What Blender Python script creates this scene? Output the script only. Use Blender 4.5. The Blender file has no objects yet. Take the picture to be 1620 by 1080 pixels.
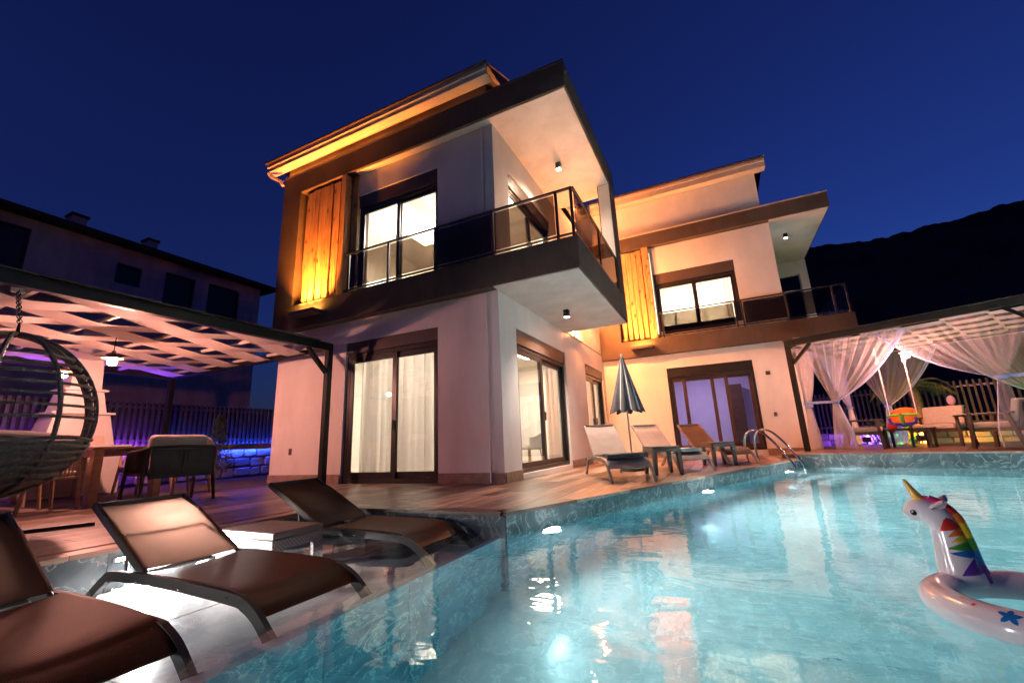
import bpy, bmesh, math, random
from mathutils import Vector, Matrix, noise

rnd = random.Random(7)
S = bpy.context.scene
COL = S.collection

# ------------------------------------------------------------------ camera
cd = bpy.data.cameras.new('camera'); cam = bpy.data.objects.new('camera', cd); COL.objects.link(cam)
S.camera = cam
cd.sensor_width = 36; cd.lens = 674.385 * 36 / 1620
cd.clip_start = 0.02; cd.clip_end = 3000
_r, _p, _y = math.radians(-2.51106), math.radians(13.32617), math.radians(-25.21208)
def _mm(a, b): return [[sum(a[i][k] * b[k][j] for k in range(3)) for j in range(3)] for i in range(3)]
_B = [[1, 0, 0], [0, 0, -1], [0, 1, 0]]
_Ry = [[math.cos(_y), -math.sin(_y), 0], [math.sin(_y), math.cos(_y), 0], [0, 0, 1]]
_Rp = [[1, 0, 0], [0, math.cos(_p), math.sin(_p)], [0, -math.sin(_p), math.cos(_p)]]
_Rr = [[math.cos(_r), -math.sin(_r), 0], [math.sin(_r), math.cos(_r), 0], [0, 0, 1]]
_M = _mm(_Rr, _mm(_Rp, _mm(_B, _Ry)))
cam.matrix_world = Matrix(((_M[0][0], -_M[1][0], -_M[2][0], 0), (_M[0][1], -_M[1][1], -_M[2][1], 0),
                           (_M[0][2], -_M[1][2], -_M[2][2], 0.57), (0, 0, 0, 1)))

# ------------------------------------------------------------------ sky, exposure
W = bpy.data.worlds.new('World'); S.world = W; W.use_nodes = True
nt = W.node_tree
bg = nt.nodes['Background']
sky = nt.nodes.new('ShaderNodeTexSky'); sky.sky_type = 'NISHITA'; sky.sun_disc = False
sky.sun_elevation = math.radians(-1.4); sky.sun_rotation = math.radians(25)
sky.air_density = 1.0; sky.dust_density = 0.3; sky.ozone_density = 6.0
nt.links.new(sky.outputs[0], bg.inputs[0]); bg.inputs[1].default_value = 0.15
S.view_settings.view_transform = 'Standard'; S.view_settings.look = 'None'
S.view_settings.exposure = 1.85; S.view_settings.gamma = 1; S.view_settings.use_curve_mapping = False
S.render.engine = 'CYCLES'
cy = S.cycles
cy.use_denoising = True
cy.caustics_reflective = False; cy.caustics_refractive = True
cy.max_bounces = 8; cy.diffuse_bounces = 3; cy.glossy_bounces = 4; cy.transmission_bounces = 8; cy.transparent_max_bounces = 24
cy.sample_clamp_indirect = 4; cy.sample_clamp_direct = 0
cy.use_light_tree = True

# ------------------------------------------------------------------ material helpers
def new_mat(name):
    m = bpy.data.materials.new(name); m.use_nodes = True
    t = m.node_tree
    return m, t, t.nodes['Principled BSDF'], t.nodes['Material Output']
def N(t, kind, **kw):
    n = t.nodes.new(kind)
    for k, v in kw.items():
        if k in n.inputs: n.inputs[k].default_value = v
        else: setattr(n, k, v)
    return n
def ramp(t, fac, stops):
    r = t.nodes.new('ShaderNodeValToRGB')
    while len(r.color_ramp.elements) < len(stops): r.color_ramp.elements.new(0.5)
    for e, (p, c) in zip(r.color_ramp.elements, stops):
        e.position = p; e.color = (*c, 1)
    t.links.new(fac, r.inputs[0])
    return r.outputs[0]
def coords(t, scale=(1, 1, 1), world=True, rot=(0, 0, 0)):
    mp = t.nodes.new('ShaderNodeMapping'); mp.inputs['Scale'].default_value = scale; mp.inputs['Rotation'].default_value = rot
    if world:
        g = t.nodes.new('ShaderNodeNewGeometry'); t.links.new(g.outputs['Position'], mp.inputs[0])
    else:
        g = t.nodes.new('ShaderNodeTexCoord'); t.links.new(g.outputs['Object'], mp.inputs[0])
    return mp.outputs[0]
def bump(t, bsdf, height, strength=0.3, dist=0.01):
    b = t.nodes.new('ShaderNodeBump'); b.inputs['Strength'].default_value = strength; b.inputs['Distance'].default_value = dist
    t.links.new(height, b.inputs['Height']); t.links.new(b.outputs[0], bsdf.inputs['Normal'])
def noise_tex(t, vec, scale=5, detail=4, rough=0.55, dist=0.0):
    n = t.nodes.new('ShaderNodeTexNoise'); n.inputs['Scale'].default_value = scale; n.inputs['Detail'].default_value = detail
    n.inputs['Roughness'].default_value = rough; n.inputs['Distortion'].default_value = dist
    if vec is not None: t.links.new(vec, n.inputs['Vector'])
    return n.outputs['Fac']
def plain(name, col, rough=0.5, metal=0.0, var=0.12, scale=6, bmp=0.0, bscale=60, spec=0.5, coat=0.0, sheen=0.0):
    m, t, b, o = new_mat(name)
    v = coords(t)
    f = noise_tex(t, v, scale, 5)
    lo = tuple(max(0, c * (1 - var)) for c in col); hi = tuple(min(1, c * (1 + var)) for c in col)
    t.links.new(ramp(t, f, [(0.3, lo), (0.7, hi)]), b.inputs['Base Color'])
    b.inputs['Roughness'].default_value = rough; b.inputs['Metallic'].default_value = metal
    b.inputs['Specular IOR Level'].default_value = spec
    b.inputs['Coat Weight'].default_value = coat
    b.inputs['Sheen Weight'].default_value = sheen
    if bmp: bump(t, b, noise_tex(t, v, bscale, 4), bmp, 0.004)
    return m
def emit(name, col, strength):
    m, t, b, o = new_mat(name)
    b.inputs['Base Color'].default_value = (*[min(1, c) * 0.8 for c in col], 1)
    b.inputs['Emission Color'].default_value = (*col, 1); b.inputs['Emission Strength'].default_value = strength
    return m
def glassy(name, tint, gloss=1.0, rough=0.0):
    m, t, b, o = new_mat(name); t.nodes.remove(b)
    tr = N(t, 'ShaderNodeBsdfTransparent'); tr.inputs[0].default_value = (*tint, 1)
    gl = N(t, 'ShaderNodeBsdfGlossy'); gl.inputs[0].default_value = (gloss, gloss, gloss, 1); gl.inputs['Roughness'].default_value = rough
    fr = N(t, 'ShaderNodeFresnel')                               # 1.5 from either side of the thin pane
    ge = t.nodes.new('ShaderNodeNewGeometry'); im = N(t, 'ShaderNodeMapRange'); im.inputs['To Min'].default_value = 1.5; im.inputs['To Max'].default_value = 1 / 1.5
    t.links.new(ge.outputs['Backfacing'], im.inputs[0]); t.links.new(im.outputs[0], fr.inputs[0])
    mx = N(t, 'ShaderNodeMixShader')
    t.links.new(fr.outputs[0], mx.inputs[0]); t.links.new(tr.outputs[0], mx.inputs[1]); t.links.new(gl.outputs[0], mx.inputs[2])
    t.links.new(mx.outputs[0], o.inputs[0])
    return m
def sheer(name, col, clear, stripes=0):
    m, t, b, o = new_mat(name); t.nodes.remove(b)
    tr = N(t, 'ShaderNodeBsdfTransparent')
    df = N(t, 'ShaderNodeBsdfDiffuse'); df.inputs[0].default_value = (*col, 1)
    tl = N(t, 'ShaderNodeBsdfTranslucent'); tl.inputs[0].default_value = (*col, 1)
    a = N(t, 'ShaderNodeMixShader'); a.inputs[0].default_value = 0.58
    t.links.new(df.outputs[0], a.inputs[1]); t.links.new(tl.outputs[0], a.inputs[2])
    mx = N(t, 'ShaderNodeMixShader')
    f = noise_tex(t, coords(t, (40, 40, 3), world=False), 2.0, 2)
    mr = N(t, 'ShaderNodeMapRange'); mr.inputs['From Min'].default_value = 0.3; mr.inputs['From Max'].default_value = 0.7
    mr.inputs['To Min'].default_value = 1 - min(1, clear + 0.025); mr.inputs['To Max'].default_value = 1 - max(0, clear - 0.025)
    t.links.new(f, mr.inputs[0]); t.links.new(mr.outputs[0], mx.inputs[0])
    t.links.new(tr.outputs[0], mx.inputs[1]); t.links.new(a.outputs[0], mx.inputs[2]); t.links.new(mx.outputs[0], o.inputs[0])
    return m

M = {}
def plaster(name, col, stain=0.10):
    m, t, b, o = new_mat(name)
    v = coords(t)
    f = noise_tex(t, v, 1.3, 6, 0.6); g = noise_tex(t, coords(t, (1.2, 1.2, 0.35)), 2.2, 5, 0.7)
    mm = N(t, 'ShaderNodeMath', operation='MULTIPLY'); t.links.new(f, mm.inputs[0]); t.links.new(g, mm.inputs[1])
    lo = tuple(c * (1 - 2.2 * stain) for c in col)
    t.links.new(ramp(t, mm.outputs[0], [(0.14, lo), (0.32, col)]), b.inputs['Base Color'])
    b.inputs['Roughness'].default_value = 0.85; b.inputs['Specular IOR Level'].default_value = 0.25
    bump(t, b, noise_tex(t, v, 130, 4, 0.7), 0.35, 0.003)
    return m
M['plaster'] = plaster('white_plaster', (0.82, 0.78, 0.74), 0.05)
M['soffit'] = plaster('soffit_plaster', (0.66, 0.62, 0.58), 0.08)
M['brown'] = plaster('brown_render', (0.105, 0.075, 0.058), 0.14)
M['skirting'] = plain('skirting_stone', (0.30, 0.21, 0.165), 0.45, var=0.25, scale=9)
M['frame'] = plain('dark_aluminium', (0.022, 0.018, 0.016), 0.35, var=0.2)
M['shutter'] = plain('shutter_box_brown', (0.085, 0.06, 0.048), 0.45, var=0.1)
M['mullion'] = plain('walnut_frame', (0.075, 0.040, 0.022), 0.4, var=0.2)
M['steel'] = plain('brushed_steel', (0.62, 0.62, 0.62), 0.16, 1.0, var=0.05)
M['black'] = plain('black_metal', (0.015, 0.014, 0.014), 0.4, var=0.2)
M['pane'] = glassy('window_glass', (0.93, 0.94, 0.94))
M['smoke'] = glassy('smoked_glass', (0.40, 0.36, 0.32), 0.55)
M['room'] = plain('room_paint', (0.80, 0.77, 0.72), 0.8, var=0.03)
M['room_lav'] = plain('lavender_paint', (0.60, 0.58, 0.74), 0.8, var=0.03)
M['roomfloor'] = plain('room_floor', (0.42, 0.33, 0.26), 0.35, var=0.15)
M['cabinet'] = plain('cabinet_lacquer', (0.62, 0.58, 0.52), 0.3, var=0.05)
M['greyfab'] = plain('grey_fabric', (0.16, 0.15, 0.16), 0.9, var=0.2, scale=60)
M['sheer'] = sheer('sheer_curtain', (0.64, 0.59, 0.57), 0.12)
M['voile'] = sheer('white_voile', (0.82, 0.80, 0.86), 0.69)
M['voile_front'] = sheer('white_voile_front', (0.80, 0.78, 0.84), 0.75)
M['voile_hem'] = sheer('voile_hem', (0.52, 0.60, 0.85), 0.10)
M['roof'] = plain('roof_tile', (0.085, 0.05, 0.035), 0.7, var=0.3, scale=14, bmp=0.3)
M['fascia'] = plain('eave_paint', (0.62, 0.52, 0.42), 0.6, var=0.08)
M['black_beam'] = plain('black_steel_beam', (0.011, 0.010, 0.010), 0.5, var=0.3, bmp=0.1, spec=0.2)
M['strip'] = plain('canopy_fabric', (0.60, 0.54, 0.50), 0.75, var=0.07, scale=12, bmp=0.15, bscale=200)
M['batten'] = plain('white_batten', (0.62, 0.56, 0.48), 0.5, var=0.08)
M['dining'] = plain('oak_furniture', (0.36, 0.23, 0.13), 0.45, var=0.25, scale=12)
M['dark_rattan'] = plain('dark_wicker', (0.125, 0.10, 0.082), 0.55, var=0.5, scale=40, bmp=0.5, bscale=160)
M['black_rattan'] = plain('black_wicker', (0.028, 0.019, 0.014), 0.55, var=0.5, scale=40, bmp=0.5, bscale=160)
M['rope'] = plain('tan_rope', (0.36, 0.24, 0.14), 0.8, var=0.3, scale=40, bmp=0.3)
M['beige'] = plain('beige_cushion', (0.48, 0.40, 0.31), 0.9, var=0.12, scale=30, bmp=0.2, bscale=200, sheen=0.3)
M['white'] = plain('white_paint', (0.66, 0.62, 0.60), 0.6, var=0.05)
M['tan_leg'] = plain('tan_aluminium', (0.56, 0.47, 0.39), 0.4, var=0.1)
M['lfr'] = plain('lounger_frame', (0.040, 0.036, 0.032), 0.5, var=0.2, spec=0.2)
M['lfr2'] = plain('lounger_frame_light', (0.30, 0.235, 0.19), 0.4, var=0.2)
M['plastic_brown'] = plain('brown_plastic', (0.125, 0.075, 0.055), 0.5, var=0.15, bmp=0.1)
M['towel'] = plain('grey_towel', (0.075, 0.085, 0.095), 0.95, var=0.25, scale=30, bmp=0.4, bscale=240)
M['towel2'] = plain('white_towel', (0.58, 0.54, 0.50), 0.95, var=0.1, scale=30, bmp=0.4, bscale=240)
M['umb'] = plain('grey_canopy', (0.085, 0.080, 0.085), 0.85, var=0.15, scale=20)
M['umb_w'] = plain('white_canopy', (0.66, 0.62, 0.62), 0.85, var=0.08, scale=20)
M['green_leaf'] = plain('leaf_green', (0.045, 0.085, 0.025), 0.55, var=0.5, scale=20)
M['bark'] = plain('palm_bark', (0.20, 0.13, 0.08), 0.9, var=0.4, scale=20, bmp=0.6)
M['nb'] = plaster('neighbour_plaster', (0.78, 0.52, 0.49), 0.12)
M['nbdark'] = plain('neighbour_glass', (0.014, 0.011, 0.012), 0.4, var=0.2)
M['nbroof'] = plain('neighbour_roof', (0.05, 0.035, 0.03), 0.8, var=0.4, scale=8)
M['soil'] = plain('garden_soil', (0.055, 0.05, 0.03), 0.95, var=0.5, scale=3, bmp=0.6, bscale=20)
M['hill'] = plain('dark_scrub', (0.016, 0.017, 0.011), 1.0, var=0.7, scale=0.12)
M['picket'] = plain('dark_picket', (0.040, 0.034, 0.032), 0.3, var=0.3)
M['mesh'] = plain('fence_screen', (0.010, 0.009, 0.010), 0.8, var=0.3)
M['grout'] = plain('grout', (0.12, 0.085, 0.065), 0.9, var=0.2)
M['orange'] = plain('orange_plastic', (0.80, 0.22, 0.03), 0.35, var=0.05)
M['yellow'] = plain('yellow_vinyl', (0.78, 0.36, 0.02), 0.3, var=0.05)
M['blue'] = plain('blue_plastic', (0.02, 0.04, 0.35), 0.35, var=0.05)
M['lime'] = plain('lime_plastic', (0.22, 0.55, 0.04), 0.35, var=0.05)
M['red'] = plain('red_plastic', (0.65, 0.03, 0.03), 0.35, var=0.08)
M['dwood'] = plain('dark_stained_wood', (0.062, 0.036, 0.024), 0.45, var=0.3, scale=14)
M['skin_vinyl'] = plain('white_vinyl', (0.74, 0.68, 0.70), 0.16, var=0.03, coat=0.4)
for nm, c in dict(v_pink=(0.70, 0.04, 0.15), v_red=(0.60, 0.03, 0.02), v_orange=(0.75, 0.18, 0.01), v_yellow=(0.75, 0.48, 0.02), v_green=(0.05, 0.28, 0.03), v_blue=(0.01, 0.15, 0.45), v_purple=(0.10, 0.02, 0.30), v_eye=(0.01, 0.006, 0.005), v_ear=(0.62, 0.42, 0.48), v_horn=(0.80, 0.40, 0.03)).items():
    M[nm] = plain('vinyl_' + nm[2:], c, 0.2, var=0.03, coat=0.3)
M['bulb'] = emit('bulb_glow', (1.0, 0.62, 0.30), 60)
M['bulb_white'] = emit('spot_lens', (1.0, 0.86, 0.72), 25)
M['amber'] = emit('amber_lens', (1.0, 0.45, 0.08), 30)
M['amber_soft'] = emit('amber_strip', (1.0, 0.36, 0.07), 2.2)
M['pool_lens'] = emit('pool_lens', (0.93, 0.98, 1.0), 60)
M['led_purple'] = emit('led_purple', (0.25, 0.05, 1.0), 120)
M['led_blue'] = emit('led_blue', (0.02, 0.06, 1.0), 90)
M['led_green'] = emit('led_green', (0.03, 1.0, 0.35), 9)
M['lav_lamp'] = emit('lavender_lamp', (0.75, 0.55, 1.0), 4)
M['room_lamp'] = emit('room_lamp', (1.0, 0.85, 0.62), 12)

# wood-look porcelain planks: colour drawn per plank
m, t, b, o = new_mat('wood_look_plank')
oi = N(t, 'ShaderNodeObjectInfo')
cr = ramp(t, oi.outputs['Random'], [(0.0, (0.055, 0.028, 0.020)), (0.30, (0.12, 0.065, 0.046)), (0.55, (0.27, 0.165, 0.12)), (1.0, (0.46, 0.33, 0.25))])
gr = noise_tex(t, coords(t, (11, 0.7, 11), world=False), 2.6, 7, 0.68, 0.5)
gc = ramp(t, gr, [(0.30, (0.32, 0.28, 0.25)), (0.62, (1.15, 1.12, 1.10))])
mx = N(t, 'ShaderNodeMix', data_type='RGBA', blend_type='MULTIPLY'); mx.inputs[0].default_value = 0.9
t.links.new(cr, mx.inputs[6]); t.links.new(gc, mx.inputs[7]); t.links.new(mx.outputs[2], b.inputs['Base Color'])
b.inputs['Roughness'].default_value = 0.34
bump(t, b, gr, 0.12, 0.003)
M['plank'] = m
# pine boards
m, t, b, o = new_mat('pine_board')
v = coords(t, (9, 9, 0.8))
oi = N(t, 'ShaderNodeObjectInfo')
va = N(t, 'ShaderNodeVectorMath', operation='ADD'); cb = N(t, 'ShaderNodeCombineXYZ'); mu = N(t, 'ShaderNodeMath', operation='MULTIPLY'); mu.inputs[1].default_value = 37
t.links.new(oi.outputs['Random'], mu.inputs[0]); t.links.new(mu.outputs[0], cb.inputs[0]); t.links.new(mu.outputs[0], cb.inputs[2]); t.links.new(v, va.inputs[0]); t.links.new(cb.outputs[0], va.inputs[1])
f = noise_tex(t, va.outputs[0], 1.6, 6, 0.65, 1.5)
kn = t.nodes.new('ShaderNodeTexVoronoi'); kn.inputs['Scale'].default_value = 1.0; t.links.new(coords(t, (5.5, 5.5, 3.2)), kn.inputs[0])
kr = ramp(t, kn.outputs['Distance'], [(0.0, (0.10, 0.06, 0.05)), (0.10, (0.22, 0.16, 0.12)), (0.20, (0.8, 0.75, 0.7)), (0.26, (1, 1, 1))])
cr = ramp(t, f, [(0.25, (0.10, 0.042, 0.014)), (0.48, (0.38, 0.20, 0.08)), (0.75, (0.55, 0.35, 0.17))])
mx = N(t, 'ShaderNodeMix', data_type='RGBA', blend_type='MULTIPLY'); mx.inputs[0].default_value = 0.8
t.links.new(cr, mx.inputs[6]); t.links.new(kr, mx.inputs[7]); t.links.new(mx.outputs[2], b.inputs['Base Color'])
b.inputs['Roughness'].default_value = 0.7; bump(t, b, f, 0.8, 0.012)
M['pine'] = m
# blue-grey marble tiles
def marble(name, lo, mid, hi, vein, rough=0.12):
    m, t, b, o = new_mat(name)
    oi = N(t, 'ShaderNodeObjectInfo'); cb = N(t, 'ShaderNodeCombineXYZ'); mu = N(t, 'ShaderNodeMath', operation='MULTIPLY'); mu.inputs[1].default_value = 51
    t.links.new(oi.outputs['Random'], mu.inputs[0]); t.links.new(mu.outputs[0], cb.inputs[0]); t.links.new(mu.outputs[0], cb.inputs[1])
    va = N(t, 'ShaderNodeVectorMath', operation='ADD'); t.links.new(coords(t, (1, 1, 1), rot=(0.5, 0.3, 0.6)), va.inputs[0]); t.links.new(cb.outputs[0], va.inputs[1])
    vec = va.outputs[0]
    f = noise_tex(t, vec, 1.7, 8, 0.62, 1.6)
    base = ramp(t, f, [(0.25, lo), (0.5, mid), (0.72, hi)])
    w = noise_tex(t, vec, 2.3, 7, 0.6, 2.4)
    ab = N(t, 'ShaderNodeMath', operation='SUBTRACT'); ab.inputs[1].default_value = 0.5; t.links.new(w, ab.inputs[0])
    ab2 = N(t, 'ShaderNodeMath', operation='ABSOLUTE'); t.links.new(ab.outputs[0], ab2.inputs[0])
    vr = ramp(t, ab2.outputs[0], [(0.0, (0.75, 0.75, 0.75)), (0.022, (0, 0, 0))])
    mx = N(t, 'ShaderNodeMix', data_type='RGBA'); t.links.new(vr, mx.inputs[0]); t.links.new(base, mx.inputs[6]); mx.inputs[7].default_value = (*vein, 1)
    t.links.new(mx.outputs[2], b.inputs['Base Color'])
    b.inputs['Roughness'].default_value = rough
    return m
M['marble'] = marble('blue_grey_marble', (0.035, 0.048, 0.055), (0.09, 0.115, 0.125), (0.19, 0.22, 0.23), (0.46, 0.48, 0.45))
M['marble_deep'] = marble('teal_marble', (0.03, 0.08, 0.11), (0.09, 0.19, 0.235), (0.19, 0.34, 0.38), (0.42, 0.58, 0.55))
M['marble_floor'] = marble('pale_blue_marble', (0.30, 0.34, 0.34), (0.45, 0.48, 0.48), (0.60, 0.62, 0.61), (0.66, 0.68, 0.65))
M['marble_shelf'] = marble('silver_marble', (0.34, 0.34, 0.36), (0.56, 0.56, 0.58), (0.72, 0.72, 0.72), (0.78, 0.77, 0.74), 0.2)
# sling fabric
m, t, b, o = new_mat('brown_sling_fabric')
v = coords(t, world=False)
w1 = t.nodes.new('ShaderNodeTexWave'); w1.inputs['Scale'].default_value = 55; w1.bands_direction = 'Y'; w1.inputs['Distortion'].default_value = 0.6; w1.inputs['Detail'].default_value = 1; t.links.new(v, w1.inputs[0])
f = noise_tex(t, v, 5, 4)
t.links.new(ramp(t, f, [(0.3, (0.056, 0.015, 0.006)), (0.7, (0.076, 0.021, 0.009))]), b.inputs['Base Color'])
b.inputs['Roughness'].default_value = 0.42; b.inputs['Specular IOR Level'].default_value = 0.06
bump(t, b, w1.outputs['Fac'], 0.35, 0.0015)
M['sling'] = m
m2 = m.copy(); m2.name = 'light_sling_fabric'
for n in m2.node_tree.nodes:
    if n.type == 'VALTORGB':
        n.color_ramp.elements[0].color = (0.36, 0.26, 0.22, 1); n.color_ramp.elements[1].color = (0.44, 0.33, 0.28, 1)
M['sling2'] = m2
m4 = m2.copy(); m4.name = 'taupe_sling_fabric'
for n in m4.node_tree.nodes:
    if n.type == 'VALTORGB':
        n.color_ramp.elements[0].color = (0.13, 0.085, 0.065, 1); n.color_ramp.elements[1].color = (0.18, 0.12, 0.09, 1)
M['sling3'] = m4
m3 = m.copy(); m3.name = 'brown_sling_back'; t = m3.node_tree                # thin mesh that lets light through
b = t.nodes['Principled BSDF']; o = t.nodes['Material Output']
_tl = N(t, 'ShaderNodeBsdfTranslucent'); _tl.inputs[0].default_value = (0.60, 0.42, 0.35, 1)
_mx = N(t, 'ShaderNodeMixShader'); _mx.inputs[0].default_value = 0.30
t.links.new(b.outputs[0], _mx.inputs[1]); t.links.new(_tl.outputs[0], _mx.inputs[2]); t.links.new(_mx.outputs[0], o.inputs[0])
M['sling_back'] = m3
# rattan-look moulded plastic
m, t, b, o = new_mat('moulded_rattan')
v = coords(t, world=False)
ck = t.nodes.new('ShaderNodeTexChecker'); ck.inputs['Scale'].default_value = 70; t.links.new(v, ck.inputs[0])
t.links.new(ramp(t, ck.outputs['Fac'], [(0.0, (0.20, 0.15, 0.13)), (1.0, (0.34, 0.27, 0.24))]), b.inputs['Base Color'])
b.inputs['Roughness'].default_value = 0.4; bump(t, b, ck.outputs['Fac'], 0.8, 0.004)
M['rattan'] = m
# field stone
m, t, b, o = new_mat('field_stone')
oi = N(t, 'ShaderNodeObjectInfo')
f = noise_tex(t, coords(t), 9, 6, 0.7)
cr = ramp(t, oi.outputs['Random'], [(0, (0.22, 0.19, 0.17)), (0.5, (0.34, 0.29, 0.25)), (1, (0.46, 0.40, 0.34))])
mx = N(t, 'ShaderNodeMix', data_type='RGBA', blend_type='MULTIPLY'); mx.inputs[0].default_value = 0.7
t.links.new(cr, mx.inputs[6]); t.links.new(ramp(t, f, [(0.3, (0.5, 0.5, 0.5)), (0.7, (1.1, 1.1, 1.1))]), mx.inputs[7]); t.links.new(mx.outputs[2], b.inputs['Base Color'])
b.inputs['Roughness'].default_value = 0.85; bump(t, b, f, 0.8, 0.03)
M['stone'] = m
# deep water: refracting surface and absorbing body
def ripple(t, strength, dist):
    a = noise_tex(t, coords(t, (1.0, 1.6, 1)), 1.6, 3, 0.5, 0.4)
    c = noise_tex(t, coords(t, (1.0, 1.3, 1)), 7.0, 3, 0.55, 0.3)
    ad = N(t, 'ShaderNodeMath', operation='MULTIPLY_ADD'); ad.inputs[1].default_value = 0.12
    t.links.new(c, ad.inputs[0]); t.links.new(a, ad.inputs[2])
    bp = N(t, 'ShaderNodeBump'); bp.inputs['Strength'].default_value = strength; bp.inputs['Distance'].default_value = dist
    t.links.new(ad.outputs[0], bp.inputs['Height'])
    return bp.outputs[0]
m, t, b, o = new_mat('pool_water'); t.nodes.remove(b)
gl = N(t, 'ShaderNodeBsdfGlass'); gl.inputs['IOR'].default_value = 1.333; gl.inputs['Roughness'].default_value = 0.0
t.links.new(ripple(t, 0.24, 0.04), gl.inputs['Normal']); t.links.new(gl.outputs[0], o.inputs['Surface'])
va = N(t, 'ShaderNodeVolumeAbsorption'); va.inputs['Color'].default_value = (0.22, 0.82, 0.87, 1); va.inputs['Density'].default_value = 0.27
vs_ = N(t, 'ShaderNodeVolumeScatter'); vs_.inputs['Color'].default_value = (0.85, 0.95, 1.0, 1); vs_.inputs['Density'].default_value = 0.035; vs_.inputs['Anisotropy'].default_value = 0.55
ad_ = N(t, 'ShaderNodeAddShader'); t.links.new(va.outputs[0], ad_.inputs[0]); t.links.new(vs_.outputs[0], ad_.inputs[1])
t.links.new(ad_.outputs[0], o.inputs['Volume'])
M['water'] = m
m, t, b, o = new_mat('shallow_water'); t.nodes.remove(b)
tr = N(t, 'ShaderNodeBsdfTransparent'); tr.inputs[0].default_value = (0.93, 0.97, 0.98, 1)
gs = N(t, 'ShaderNodeBsdfGlossy'); gs.inputs['Roughness'].default_value = 0.0
fr = N(t, 'ShaderNodeFresnel')
ge = t.nodes.new('ShaderNodeNewGeometry'); im = N(t, 'ShaderNodeMapRange'); im.inputs['To Min'].default_value = 1.333; im.inputs['To Max'].default_value = 1 / 1.333
t.links.new(ge.outputs['Backfacing'], im.inputs[0]); t.links.new(im.outputs[0], fr.inputs[0])
nrm = ripple(t, 0.25, 0.03)
t.links.new(nrm, gs.inputs['Normal']); t.links.new(nrm, fr.inputs['Normal'])
mx = N(t, 'ShaderNodeMixShader'); t.links.new(fr.outputs[0], mx.inputs[0]); t.links.new(tr.outputs[0], mx.inputs[1]); t.links.new(gs.outputs[0], mx.inputs[2]); t.links.new(mx.outputs[0], o.inputs[0])
M['shallow'] = m

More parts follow.
